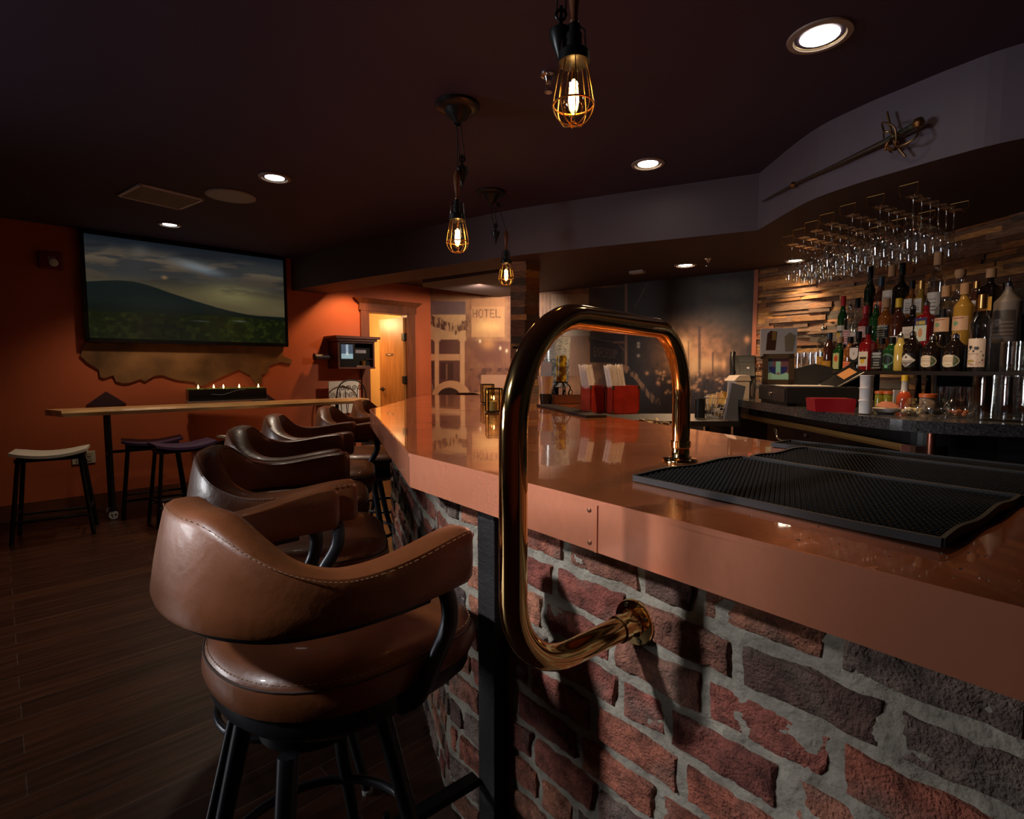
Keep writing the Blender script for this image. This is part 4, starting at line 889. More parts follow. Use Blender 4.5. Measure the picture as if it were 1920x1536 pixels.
# ================================================================ LEATHER BAR CHAIRS
m_lea = M('brown_leather', (.125,.038,.012), .39, var=.35, vscale=6, bump=.10, bscale=55, coat=.08, rvar=.06)
m_st = M('tan_stitching', (.26,.13,.06), .7); m_pip = M('dark_seam', (.035,.014,.008), .7)
m_frame = M('charcoal_frame', (.035,.036,.042), .33, .5)
def bar_chair():
    t = empty('leather_bar_chair', '', 'bar chair')
    # horseshoe plan: s from arm end (-1) over the back (0) to arm end (+1)
    plan = [(.185,-.258,0),(.10,-.268,0),(.01,-.268,0),(-.08,-.254,0),(-.16,-.215,0),(-.215,-.14,0),(-.24,-.05,0)]
    pl_ = plan+[(x,-y,0) for x, y, _ in plan[::-1]]
    C = bez([Vector(p) for p in pl_], 6); n_ = len(C); Ls = [0]
    for a, b_ in zip(C, C[1:]): Ls.append(Ls[-1]+(b_-a).length)
    tot = Ls[-1]; rings = []; topout = []; topin = []; botl = []
    def sm(a, lo, hi): t_ = max(0,min(1,(a-lo)/(hi-lo))); return t_*t_*(3-2*t_)
    for i, c in enumerate(C):
        s = abs(Ls[i]/tot*2-1)      # 0 back .. 1 arm end
        ta = C[max(i-1,0)]; tb_ = C[min(i+1,n_-1)]; tn = (tb_-ta).normalized(); out = Vector((tn.y,-tn.x,0))
        zt = 1.055-.095*sm(s,.12,.60)+.024*sm(s,.62,1.0); zb = .875-.003*sm(s,.35,1.0)
        th = .030+.004*(1-s); lean = .034*(1-sm(s,.2,.8))
        ring = []; m = 16; k2 = 0
        hh = (zt-zb)/2; zc = (zt+zb)/2
        sq = []
        for (a, z_) in ((1,-.80),(1,-.3),(1,.3),(1,.80),(.93,.93),(.6,1.0),(0,1.02),(-.6,1.0),(-.93,.92),(-1,.78),(-1,.3),(-1,-.3),(-1,-.80),(-.85,-.95),(0,-1.0),(.85,-.95)):
            zz = zc+z_*hh; off = lean*((zz-.87)/.18); f = th*(1+.10*(1-z_*z_))
            ring.append(c+out*(a*f+off)+Vector((0,0,zz)))
        rings.append(ring); topout.append(c+out*(.86*th+lean*((zt-.87)/.18)+.002)+Vector((0,0,zt-.0075))); topin.append(c+out*(-.90*th+lean*((zt-.87)/.18)-.001)+Vector((0,0,zt-.010)))
        botl.append(c+out*(lean*0)+Vector((0,0,zb)))
    def endcap(ring, dirv):
        cen = sum(ring, Vector())/len(ring); res = []
        for f, o_ in ((.94,.010),(.80,.016),(.45,.018)): res.append([cen+(p-cen)*f+dirv*o_ for p in ring])
        return res
    d0 = (C[0]-C[1]).normalized(); d1 = (C[-1]-C[-2]).normalized()
    allr = endcap(rings[0], d0)[::-1]+rings+endcap(rings[-1], d1)
    B().loft(allr).obj('backrest', m_lea, t)
    q = B(); q.tube(topout, .0022, 6); q.tube(topin, .0022, 6); q.obj('piping', m_pip, t)
    for line, dz in ((topout,-.007),(topin,.0035)):
        q = B()
        for i in range(len(line)-1):
            a, b_ = line[i], line[i+1]; L_ = (b_-a).length; k = max(1,int(L_/.008))
            for j in range(k):
                p = a+(b_-a)*((j+.2)/k); r_ = a+(b_-a)*((j+.75)/k)
                o = (p-Vector((0,0,p.z))).normalized()*(.0012 if dz < 0 else -.006 if line is topout else .006)
                q.tube([p+o+Vector((0,0,dz)), r_+o+Vector((0,0,dz))], .0009, 4)
        q.obj('stitching', m_st, t)
    q = B().tube([p+Vector((0,0,-.006)) for p in botl[6:-6]], .011, 8).obj('back_frame', m_frame, t)
    # seat: rounded back, squared front
    out = []
    for k in range(48):
        a = 2*PI*k/48; ca, sa = math.cos(a), math.sin(a); e = 2.2 if ca < 0 else 4.5
        r_ = (abs(ca)**e+abs(sa)**e)**(-1/e); out.append((ca*r_, sa*r_))
    def ringat(sc, z, dx=0): return [Vector((x*.25*sc+.055+dx, y*.25*sc, z)) for x, y in out]
    rg = [ringat(.93,.685), ringat(.985,.69), ringat(1.01,.71), ringat(1.0,.735), ringat(.985,.745), ringat(.97,.752), ringat(.90,.768), ringat(.75,.776), ringat(.5,.775), ringat(.2,.772)]
    B().loft(rg).obj('seat', m_lea, t)
    q = B().tube([p for p in ringat(.99,.7445)], .0022, 6, closed=True); q.obj('seat_piping', m_pip, t)
    q = B(); pr = ringat(.968,.7535)
    for i in range(48):
        a, b_ = pr[i], pr[(i+1)%48]
        for j in range(3): q.tube([a+(b_-a)*((j+.2)/3), a+(b_-a)*((j+.75)/3)], .0010, 4)
    q.obj('seat_stitching', m_st, t)
    B().loft([ringat(.70,.60), ringat(.88,.635), ringat(.95,.655), ringat(.955,.688)]).obj('seat_pan', m_frame, t)
    for sy in (-1,1):
        B().tube(bez([(.135,sy*.258,.885),(.15,sy*.268,.85),(.145,sy*.276,.80),(.11,sy*.274,.74),(.08,sy*.262,.68),(.07,sy*.22,.645)],6), .017, 12).obj('arm_support', m_frame, t)
    
    B().lathe([(.11,.585),(.11,.555),(.075,.55),(.075,.585)], 24).obj('swivel_plate', BLACK, t)
    for sx in (-1,1):
        for sy in (-1,1):
            q = B().tube([(sx*.10,sy*.10,.575),(sx*.145,sy*.145,.30),(sx*.215,sy*.215,.008)], [.020,.0175,.013], 12).obj('leg', m_frame, t)
            B().lathe([(.016,0),(.016,.01),(.012,.013)], 12, mx=Matrix.Translation((sx*.2165,sy*.2165,0))).obj('foot_glide', M('glide_grey', (.28,.27,.26), .4), q)
    rad = .165*math.sqrt(2)*1.0
    q = B().tube([(.21*math.cos(a)*1.05,.21*math.sin(a)*1.05,.235) for a in [2*PI*k/40 for k in range(40)]], .011, 10, closed=True); q.obj('foot_ring', m_frame, t)
    return t
ch0 = bar_chair()
chairs = [(-.424, 1.088, 47, 'nearest brown leather bar chair, largest, in front of the brick bar corner'),
 (-.719, 1.675, 19, 'second brown leather bar chair from the camera, just behind the nearest one'),
 (-.93, 2.25, 17, 'third brown leather bar chair from the camera along the copper bar'),
 (-1.05, 2.83, 15, 'fourth brown leather bar chair, its back level with the copper corner'),
 (-.985, 3.42, 6, 'fifth brown leather bar chair, at the far stretch of the bar'),
 (-.96, 4.10, 0, 'sixth and farthest full leather bar chair, in front of the oak door'),
 (-.42, 5.05, -80, 'leather bar chair at the far end of the bar, only its rim showing')]
for i, (x, y, a, lab) in enumerate(chairs):
    if i == 0: ch0.location = (x,y,0); ch0.rotation_euler = (0,0,R(a)); ch0['label'] = lab; ch0['group'] = 'leather bar chairs'
    else: dup(ch0, (x,y,0), R(a), lab)
# ================================================================ THINGS ON THE BAR
def rbox(name, m, x, y, z0, z1, parent, **k): return B().box((-x/2,-y/2,z0),(x/2,y/2,z1), **k).obj(name, m, parent)
def lantern(p, sc_, lab):
    t = empty('glass_candle_lantern', lab, 'lantern', p, R(12), 'square glass candle lanterns'); t.scale = (sc_,)*3; a, h = .036, .125
    q = B()
    for sx in (-1,1):
        for sy in (-1,1): q.box((sx*a-.003,sy*a-.003,.004),(sx*a+.003,sy*a+.003,h))
    for z in (.008, h): 
        for s_ in (-1,1): q.box((-a,s_*a-.003,z-.004),(a,s_*a+.003,z+.002)); q.box((s_*a-.003,-a,z-.004),(s_*a+.003,a,z+.002))
    q.obj('frame', BLACK, t); B().box((-a,-a,.004),(a,a,.010)).obj('base', BLACK, t)
    q = B()
    for s_ in (-1,1): q.add([(-a,s_*a,.01),(a,s_*a,.01),(a,s_*a,h-.004),(-a,s_*a,h-.004)],[(0,1,2,3)]); q.add([(s_*a,-a,.01),(s_*a,a,.01),(s_*a,a,h-.004),(s_*a,-a,h-.004)],[(0,1,2,3)])
    q.obj('glass_panes', thin_glass('amber_pane', (.85,.80,.55)), t)
    B().lathe([(.02,.01),(.021,.06),(0,.062)], 16).obj('candle', M('ivory_wax', (.60,.50,.28), .5), t)
    B().lathe([(0,.066),(.004,.072),(.003,.08),(0,.088)], 8).obj('flame', M('flame'), t)
lantern(W(926,774,ZB), 1.0, 'square glass candle lantern on the copper bar just left of the brass pipe')
lantern(W(914,757,ZB), 1.0, 'square glass candle lantern standing farther back, half hidden by the nearer one')
# straw boxes
m_redbox = M('red_lacquered_wood', (.36,.026,.014), .28, var=.25, vscale=20, coat=.4)
STR = M('white_straw', (.85,.80,.74), .4)
def straw_box(p, rz, lx_, ly_, h, lab, lab2, lean):
    t = empty('red_straw_box', lab, 'box', p, rz, 'red wooden straw boxes'); w = .006
    q = B(); q.box((-lx_/2,-ly_/2,0),(lx_/2,-ly_/2+w,h)); q.box((-lx_/2,ly_/2-w,0),(lx_/2,ly_/2,h)); q.box((-lx_/2,-ly_/2,0),(-lx_/2+w,ly_/2,h)); q.box((lx_/2-w,-ly_/2,0),(lx_/2,ly_/2,h)); q.box((-lx_/2,-ly_/2,0),(lx_/2,ly_/2,w)); q.obj('box_body', m_redbox, t)
    q = B()
    for sx in (-1,1):
        for sy in (-1,1):
            x, y = sx*lx_/2, sy*ly_/2
            for z in (0, h-.018): q.box((x-sx*.010-.001,y-.0012*1,z),(x+sx*.0012,y+.0012,z+.018)); q.box((x-.0012,y-sy*.010-.001,z),(x+.0012,y+sy*.0012,z+.018))
    q.obj('brass_corners', M('aged_brass', (.45,.33,.2), .35, 1), t)
    s_ = empty('drinking_straws', lab2, 'straws', p, rz, 'bundles of white drinking straws'); s_['kind'] = 'stuff'
    q = B(); rnd = random.Random(len(lab))
    for i in range(11):
        for j in range(6):
            x = -lx_/2+.018+(lx_*.62-.02)*i/10; y = -ly_/2+.016+(ly_-.032)*j/5; L_ = h+.095+rnd.uniform(-.008,.012)
            q.cyl((x+lean*.2,y,.008),(x-lean+lean*.2,y,L_), .0032, 7)
    return t, s_, q
pA = W(1113,775,ZB); pBx = W(1168,777,ZB)
for p, rz, lx_, ly_, lab, lab2, lean in ((Vector((pA.x,pA.y+.03,ZB)), R(22), .088, .10, 'bright red wooden box of straws, the left one on the bar', 'white drinking straws leaning left in the left red box', .05),(Vector((pBx.x+.005,pBx.y+.04,ZB)), R(14), .145, .085, 'wider dark red wooden box of straws, the right one on the bar', 'white drinking straws leaning left in the right red box', .045)):
    t, s_, q = straw_box(p, rz, lx_, ly_, .142, lab, lab2, lean)
    loc = s_.location.copy(); rot = s_.rotation_euler.copy(); bpy.data.objects.remove(s_); o = q.obj('drinking_straws', STR); o.location = loc; o.rotation_euler = rot; tag(o, lab2, 'straws', 'bundles of white drinking straws', 'stuff')
# things seen through the brass loop
def mosaic(U,V,P):
    rs = np.random.RandomState(1); a = rs.rand(*U.shape); c = np.stack([.25+.6*a,.25+.6*a,.22+.55*a],-1); band = (V < .55); c = np.where((band&(rs.rand(*U.shape) > .45))[...,None], np.array([.02,.02,.02]), c); return c
def wrap(name, r0, r1, z0, z1, nx_, nz_, fn, mat, parent, a0=0, a1=2*PI):
    U, V = np.meshgrid(np.linspace(0,1,nx_+1), np.linspace(0,1,nz_+1)); A_ = a0+(a1-a0)*U; r_ = r0+(r1-r0)*V
    P = np.stack([r_*np.cos(A_), r_*np.sin(A_), z0+(z1-z0)*V], -1); rgb = fn(U,V,P); w = nx_+1
    fs = [(j*w+i, j*w+i+1, (j+1)*w+i+1, (j+1)*w+i) for j in range(nz_) for i in range(nx_)]
    me = bpy.data.meshes.new(name); me.from_pydata(P.reshape(-1,3).tolist(), [], fs); me.materials.append(mat); me.polygons.foreach_set('use_smooth', [True]*len(fs))
    ca = me.color_attributes.new('Col','FLOAT_COLOR','POINT'); c4 = np.ones((P.shape[0]*P.shape[1],4),np.float32); c4[:,:3] = np.clip(rgb.reshape(-1,3),0,1); ca.data.foreach_set('color', c4.ravel()); me.update()
    o = bpy.data.objects.new(name, me); COL.objects.link(o)
    if parent: o.parent = parent
    return o
m_paint = M('printed_surface', attr=True, rough=.4)
p = W(1043,753,ZB); t = empty('mosaic_hurricane_lamp', 'tall silver mosaic hurricane lamp with dark chain pattern glowing inside the brass loop', 'lamp', (p.x,p.y+.05,ZB))
wrap('mosaic_shade', .085, .10, .10, .44, 60, 44, mosaic, M('silver_mosaic', attr=True, rough=.2, metal=.3, emit=(.9,.85,.7), estr=.03), t); B().lathe([(.09,0),(.09,.02),(.02,.03),(.02,.09),(.085,.10)], 30).obj('base', BLACK, t)
p = Vector((.325,3.52,ZB)); t = empty('gold_pillar_candle', 'mottled gold and brown pillar candle on a scrolled black iron stand', 'candle', (p.x,p.y,ZB))
def gold(U,V,P): n = vnoise(U*10+V*3, V*6, 5); return np.where((n > .52)[...,None], np.array([.62,.40,.02]), np.array([.16,.07,.01]))
wrap('candle', .033, .033, .14, .31, 30, 16, gold, M('gold_candle', attr=True, rough=.3), t); B().lathe([(.0,.312),(.033,.31)], 20, cap=False).obj('candle_top', M('ivory_wax'), t)
q = B(); q.lathe([(.045,.132),(.045,.139),(0,.139)], 20)
for k in range(5): a = 2*PI*k/5; q.tube(bez([(.03*math.cos(a),.03*math.sin(a),.134),(.06*math.cos(a),.06*math.sin(a),.10),(.045*math.cos(a),.045*math.sin(a),.05),(.07*math.cos(a),.07*math.sin(a),.0)],6), .004, 6); q.tube([(.062*math.cos(a)+.012*math.cos(f)*math.cos(a),.062*math.sin(a)+.012*math.cos(f)*math.sin(a),.07+.018*math.sin(f)) for f in [i*PI/5 for i in range(10)]], .003, 5, closed=True)
q.obj('iron_stand', BLACK, t)
p = W(1023,757,ZB); t = empty('dark_tumbler', 'short dark ribbed tumbler on the bar inside the brass loop', 'glass', p)
q = B(); q.lathe([(.034,0),(.042,.062),(.038,.062),(.030,.006),(0,.006)], 24, cap=True); q.obj('cup', M('dark_glass', (.02,.022,.02), .12), t)
t2 = empty('gilded_cup', 'pink and gold patterned cup stacked on the dark tumbler', 'cup', (p.x,p.y,ZB+.062))
def gild(U,V,P): n = vnoise(U*30, V*5, 6); return np.where((n > .5)[...,None], np.array([.62,.50,.20]), np.array([.62,.42,.38]))
wrap('cup', .036, .052, .002, .115, 40, 14, gild, M('gilded', attr=True, rough=.25, metal=.2), t2); B().lathe([(0,.001),(.036,.002)], 20, cap=False).obj('cup_bottom', GOLDW, t2)
q = B()
for k in range(5): q.box((-.034+.002*k,-.02+.008*k,.03),(.036-.002*k,-.015+.008*k,.20-.004*k))
o = q.obj('paper_napkins', M('pale_paper', (.66,.68,.74), .7)); o.location = (p.x,p.y,ZB+.067); tag(o, 'pale folded paper napkins standing in the gilded cup', 'napkins')
p = W(1062,757,ZB); t = empty('wooden_tray', 'plain brown wooden tray end behind the red straw boxes', 'tray', (p.x,p.y,ZB), R(8))
q = B(); q.box((-.10,-.05,0),(.12,.06,.008)); q.box((-.10,-.05,0),(.12,-.042,.055)); q.box((-.10,.052,0),(.12,.06,.055)); q.box((-.10,-.05,0),(-.092,.06,.055)); q.box((.112,-.05,0),(.12,.06,.055)); q.obj('tray_body', M('walnut', (.13,.045,.018), .4, var=.3), t)
# ================================================================ SERVICE SIDE (steel table)
ZT = 1.0
s0_ = W(1222,790,ZT).xy; s1_ = W(1388,790,ZT).xy; t = empty('steel_work_table', 'stainless steel work table between the copper bar and the granite counter', 'table', (s0_.x,s0_.y,0)); sd_ = (s1_-s0_)
q = B(); q.box((-.25,0,ZT-.03),(sd_.x,.50,ZT)); q.obj('worktop', M('stainless_steel', (.45,.42,.38), .28, 1), t)
for x in (-.2, sd_.x-.03): 
    for y in (.02,.46): B().box((x,y,0),(x+.03,y+.03,ZT-.03)).obj('leg', CHROME, t)
B().box((-.22,.05,.55),(sd_.x-.02,.48,.57)).obj('lower_shelf', M('stainless_steel'), t)
def onT(x, y, z=ZT, dy=0): p = W(x, y, z); p.y += dy; return p
p = onT(1312,783); t = empty('pen_cup', 'plain black cylinder cup at the left end of the steel table', 'cup', p); B().lathe([(.030,0),(.030,.115),(.027,.115),(.027,.005),(0,.005)], 24).obj('cup', BLACK, t); q = B(); q.cyl((0,0,.02),(.005,.0,.17),.0025,6); q.cyl((.01,.005,.02),(.02,.0,.16),.0025,6); o = q.obj('stir_sticks', M('dark_stick', (.05,.03,.02), .5)); o.location = p; tag(o, 'thin dark stir sticks standing in the black cup', 'sticks', kind='stuff')
p = onT(1347,784,dy=.04); t = empty('wire_basket', 'chrome wire basket of sweetener packets on the steel table', 'basket', p)
q = B()
for z, r_ in ((.004,.055),(.04,.062),(.08,.07),(.12,.078)): q.tube([(r_*math.cos(a),r_*math.sin(a),z) for a in [i*PI/12 for i in range(24)]], .0018, 5, closed=True)
for i in range(18): a = i*PI/9; q.tube([(.055*math.cos(a),.055*math.sin(a),.004),(.078*math.cos(a+.25),.078*math.sin(a+.25),.12)], .0014, 4)
q.obj('wires', CHROME, t)
rnd = random.Random(12); q = B()
for i in range(12):
    x = -.055+.01*i; q.box((-.022,-.0015,0),(.022,.0015,.09), mx=Matrix.Translation((x,rnd.uniform(-.03,.03),.03+rnd.uniform(0,.02)+i*.003))@Matrix.Rotation(rnd.uniform(-.3,.8),4,'Z')@Matrix.Rotation(rnd.uniform(.1,.6),4,'Y'), c=rnd.choice([(.75,.68,.6),(.78,.55,.15),(.7,.62,.5),(.72,.5,.3)]))
for i in range(40):
    a = rnd.uniform(0,6.28); r_ = rnd.uniform(0,.05); q.box((-.02,-.001,-.01),(.02,.001,.01), mx=Matrix.Translation((r_*math.cos(a),r_*math.sin(a),rnd.uniform(.02,.08)))@Matrix.Rotation(rnd.uniform(0,6),4,'Z')@Matrix.Rotation(rnd.uniform(0,3),4,'X'), c=rnd.choice([(.4,.36,.3),(.1,.08,.07),(.3,.2,.1)]))
o = q.obj('sweetener_packets', M('packet_paper', attr=True, rough=.5), col=True); o.location = p; tag(o, 'white and yellow sugar packets heaped in the wire basket', 'packets', kind='stuff')
p = onT(1368,785); t = empty('marker_tube', 'red and white striped tube standing before the blue-grey board', 'tube', p, 0); 
for k, (z0, z1, m_) in enumerate(((0,.025,'r'),(.025,.105,'w'),(.105,.125,'r'))): B().lathe([(.011,z0),(.0115,z1),(0,z1+.0001)], 16).obj('band', M('red_plastic', (.42,.02,.02), .35) if m_ == 'r' else M('white_plastic', (.6,.6,.62), .35), t)
p = onT(1370,789); t = empty('grey_blue_board', 'leaning narrow blue grey board beside the white cardboard box', 'board', p, R(20)); B().box((-.05,-.008,0),(.05,.008,.21), mx=Matrix.Rotation(R(12),4,'Y')).obj('panel', M('blue_grey_card', (.10,.11,.16), .6), t)
p = onT(1396,788,dy=.10); t = empty('white_carton', 'open white cardboard carton with folded top behind the blue grey board', 'carton', p, R(15)); B().box((-.045,-.04,0),(.045,.04,.225)).obj('carton_body', M('carton_white', (.62,.52,.45), .7), t); B().prism([(-.065,.2252),(.052,.2252),(.04,.258),(-.03,.256)], -.045, .045).obj('folded_top', M('carton_white'), t, mx=Matrix.Rotation(PI/2,4,'X'))
p = W(1217,790,ZB-.01); t = empty('garnish_dish', 'shallow brown dish of folded paper beyond the red straw boxes', 'dish', (p.x+.05,p.y+.10,ZT)); B().lathe([(.05,0),(.11,.03),(.105,.034),(.05,.006),(0,.006)], 28).obj('dish', M('walnut'), t)
q = B(); rnd = random.Random(6)
for i in range(9): q.box((-.05,-.006,0),(.05,.006,.02), mx=Matrix.Translation((rnd.uniform(-.04,.04),rnd.uniform(-.04,.04),.03))@Matrix.Rotation(rnd.uniform(0,3),4,'Z')@Matrix.Rotation(rnd.uniform(-.4,.4),4,'Y'))
o = q.obj('folded_papers', M('tan_paper', (.30,.22,.13), .6)); o.location = (p.x+.05,p.y+.10,ZT); tag(o, 'tan folded papers lying in the shallow brown dish', 'papers', kind='stuff')
# ================================================================ BACK COUNTER
ZK = 1.12
kp = [W(x,y,ZK).xy for x,y in ((1388,750),(1467,761),(1524,769.5),(1606,779),(1692,787),(1800,793),(1920,797))]
kc_ = [Vector(p[:2]) for p in bez([Vector((p.x,p.y,0)) for p in kp],4)]
kext = [kp[-1]+Vector((.5,-.35)), Vector((2.93,1.1)), Vector((2.92,2.9)), Vector((2.83,3.6)), Vector((2.58,4.3)), Vector((2.18,4.80)), Vector((1.30,3.6))]
gc = bpy.data.objects.new('granite_counter', None); COL.objects.link(gc); tag(gc, 'curved back counter with a speckled dark granite top', 'counter')
m_gran = M('speckled_granite', (.045,.045,.047), .16, var=.8, vscale=160)
B().prism([tuple(p) for p in kc_+kext], ZK-.04, ZK).obj('granite_top', m_gran, gc)
def inset(P, o):
    out = []
    for i, p in enumerate(P):
        a = P[max(i-1,0)]; b_ = P[min(i+1,len(P)-1)]; d = (b_-a).normalized(); out.append(p+Vector((-d.y,d.x))*o)
    return out
ki = inset(kc_, .16)
B().prism([tuple(p) for p in ki+[kext[0]+Vector((.1,.1))]+kext[1:]], 0, ZK-.041).obj('cabinet', M('black_cabinet', (.006,.006,.007), .35), gc)
def under(x, y, back=.07):
    xs_ = [1388,1467,1524,1606,1692,1800,1920]; Yf = float(np.interp(x, xs_, [p.y for p in kp]))+back
    return Vector(((x-960)/F*Yf*1.0, Yf, zat(x, y, ((x-960)/F*Yf, Yf))))
rl_ = [under(x,y) for x,y in ((1395,780),(1440,789),(1500,800),(1580,816),(1660,832),(1742,848))]
q = B(); pr_ = bez(rl_, 4); q.tube(pr_, .0125, 4); q.obj('brass_rail', M('dull_brass', (.50,.28,.09), .38, .6), gc)
e = rl_[-1]; B().box((-.05,-.02,-.022),(.03,.02,.022), mx=Matrix.Translation(e)).obj('rail_end_bracket', M('copper_bracket', (.22,.12,.09), .4, .8), gc)
B().box((-.022,-.019,-.012),(.022,-.0165,.012), mx=Matrix.Translation(under(1700,840,.052))).obj('rail_sticker', M('sticker', (.4,.15,.12), .5), gc)
pp_ = under(1752,812,.06); q = B().cyl((pp_.x,pp_.y,0),(pp_.x,pp_.y,ZK-.041), .013, 14); q.obj('copper_post', M('copper_pipe', (.62,.26,.18), .3, 1), gc)
for x_, y_ in ((1458,806),(1516,817)): q = B().lathe([(0,-.012),(.012,-.006),(.012,.006),(0,.012)], 12, mx=Matrix.Translation(under(x_,y_,.07))); q.obj('knob', CHROME, gc)
tp = bez([under(1459,806), under(1462,822,.05), under(1478,828,.03), under(1496,830,.03)],5); B().tube(tp, [.006]*10+[.011]*(len(tp)-10), 10).obj('bar_tap', CHROME, gc)
def onK(x, y, dy=0): p = W(x, y, ZK); p.y += dy; p.x += dy*(x-960)/F; return p
def facecam(p, extra=0): return math.atan2(-p.x, p.y)*1.0+extra   # local -y looks at the aisle
# cash drawer
p = Vector((1.47,2.67,ZK)); t = empty('cash_drawer', 'wide black cash drawer with a small lock on the granite counter', 'cash drawer', p, R(-8))
rbox('drawer_body', M('matte_black', (.010,.010,.011), .5), .32, .40, .012, .092, t, bev=.004); B().box((-.164,-.19,.02),(-.16,.19,.08)).obj('drawer_front', M('satin_black', (.014,.014,.016), .35), t)
B().lathe([(.012,0),(.012,.006),(.008,.008)], 14, mx=Matrix.Translation((-.164,.0,.05))@Matrix.Rotation(-PI/2,4,'Y')).obj('lock', CHROME, t)
for dx in (-.13,.13): B().box((dx-.02,-.19,0),(dx+.02,.19,.0125)).obj('foot', BLACK, t)
cdp = p.copy()
q = B().box((-.12,-.16,0),(.10,.10,.003)); o = q.obj('paper_sheet', M('paper_white', (.7,.66,.6), .7)); o.location = (p.x-.03,p.y+.0,ZK+.0925); o.rotation_euler = (0,0,R(-12)); tag(o, 'white paper lying on top of the black cash drawer', 'paper')
ztc = ZK+.1155
def onC(x, y): return W(x, y, ztc)
# framed picture
p = Vector((1.345,2.70,1.2126)); t = empty('framed_card', 'dark wooden framed card with a blue and teal bottle picture on the cash drawer', 'picture frame', (p.x,p.y,1.2160), R(-20)); fw, fh = .142, .155
tilt = Matrix.Rotation(R(-8),4,'X'); q = B()
for bx_ in (((-fw/2,-.01,0),(-fw/2+.024,.01,fh)),((fw/2-.024,-.01,0),(fw/2,.01,fh)),((-fw/2,-.01,0),(fw/2,.01,.024)),((-fw/2,-.01,fh-.024),(fw/2,.01,fh)),((-fw/2,.0,0),(fw/2,.01,fh))): q.box(*bx_, mx=tilt)
q.obj('frame', M('dark_frame_wood', (.03,.018,.010), .4), t)
def card(U,V,P):
    def S3(*c): return np.array(srgb(*c))
    c = np.ones(U.shape+(3,))*S3(92,62,72); c = np.where((U < .22)[...,None], S3(60,84,110), c)
    c = np.where(((np.hypot((U-.5)/.45,(V-.62)/.40) < 1)&(V < .62))[...,None], S3(34,38,92), c); c = np.where((V < .30-.12*(1-((U-.5)/.5)**2)*-1+.0*(V))[...,None]&(V < .42-.16*(1-((U-.5)/.5)**2))[...,None], S3(130,176,160), c)
    c = np.where(((np.abs(U-.5) < .13)&(V > .30)&(V < .88))[...,None], S3(120,172,160), c); c = np.where((np.hypot(U-.5,(V-.31)*.8) < .06)[...,None], S3(120,90,90), c); return c*.9
o = canvas('printed_card', (-fw/2+.024,-.0005,.024), (fw-.048,0,0), (0,0,fh-.048), 30, 36, card, M('card_print', attr=True, rough=.3), t); o.matrix_local = tilt
B().box((-.015,.0,0),(.015,.005,fh*.7), mx=Matrix.Translation((0,.05,0))@Matrix.Rotation(R(14),4,'X')).obj('easel_leg', BLACK, t)
# white poster with two ice lolly shapes, leaning on the planks
pc = zat(1455,665,(2.25,4.5)); p = W(1456,668,1.35); a = PL[0]; 
pw = Vector((2.04, 4.15)); t = empty('popsicle_poster', 'white poster picturing a brown and a beige ice lolly against the wood wall', 'poster', (W(1456,640,1.5).x,0,0), 0)
Yp = 4.05; c0 = Vector(((1456-960)/F*Yp*1.0, Yp)); zt_ = zat(1456,616,c0); zb_ = zat(1456,668,c0); hw = .125
t.location = (c0.x, c0.y, zb_); t.rotation_euler = (0,0,R(-18))
B().box((-hw,-.004,0),(hw,.004,zt_-zb_)).obj('sheet', M('poster_white', (.80,.72,.68), .6), t); hp_ = zt_-zb_
B().prism([(-.085,.045),(-.02,.045),(-.012,.185),(-.055,.192),(-.078,.17)], .0042, .006).obj('brown_lolly_print', M('print_brown', (.10,.035,.012), .6), t, mx=Matrix.Rotation(PI/2,4,'X'))
B().prism([(-.045,.12),(-.018,.12),(-.014,.185),(-.045,.19)], .006, .0064).obj('orange_patch_print', M('print_orange', (.42,.22,.05), .6), t, mx=Matrix.Rotation(PI/2,4,'X'))
B().prism([(.048,.035),(.098,.035),(.115,.15),(.075,.178),(.04,.145)], .0042, .006).obj('beige_lolly_print', M('print_beige', (.42,.32,.20), .6), t, mx=Matrix.Rotation(PI/2,4,'X'))
st_ = B().box((-.12,-.05,-.02),(.12,.05,0)).box((-.10,-.04,-(zb_-ZK)+.0005),(.10,.04,-.02)).obj('poster_stand', BLACK, None); st_.location = (c0.x,c0.y,zb_-.0005); st_.rotation_euler = (0,0,R(-18)); tag(st_, 'black block stand under the white lolly poster', 'stand')
# telephone on its stand
p = W(1395,750,ZK); Yf = 3.35; c0 = Vector((.432*Yf, Yf)); zb_ = zat(1396,708,c0)
t = empty('desk_telephone', 'black desk telephone with handset on the left end of the granite counter', 'telephone', (c0.x,c0.y,zb_), R(-18)); tm = Matrix.Rotation(R(-25),4,'X')
B().box((-.075,-.012,0),(.075,.022,.15), mx=tm, bev=.006).obj('body', M('phone_black', (.016,.017,.019), .35), t); B().box((-.025,-.0135,.10),(.06,-.011,.135), mx=tm).obj('display', M('phone_display', (.04,.045,.05), .2), t)
B().tube([tm@Vector(v) for v in ((-.058,-.03,.01),(-.062,-.045,.04),(-.062,-.045,.12),(-.058,-.03,.155))], [.017,.013,.013,.017], 10).obj('handset', M('phone_black'), t)
q = B()
for i in range(4):
    for j in range(5): q.box((-.022+i*.02,-.0145,.012+j*.015),(-.010+i*.02,-.0118,.021+j*.015), mx=tm)
q.obj('keypad', M('phone_keys', (.05,.05,.055), .4), t); B().lathe([(.009,0),(.008,.003),(0,.003)], 14, mx=tm@Matrix.Translation((.03,-.012,.06))@Matrix.Rotation(PI/2,4,'X')).obj('speaker_button', M('white_plastic'), t)
o = B().box((-.07,-.05,0),(.07,.06,zb_-ZK-.0015)).obj('phone_stand', M('matte_black')); o.location = (c0.x,c0.y,ZK+.0006); o.rotation_euler = (0,0,R(-18)); tag(o, 'black block raising the desk telephone off the counter', 'stand')
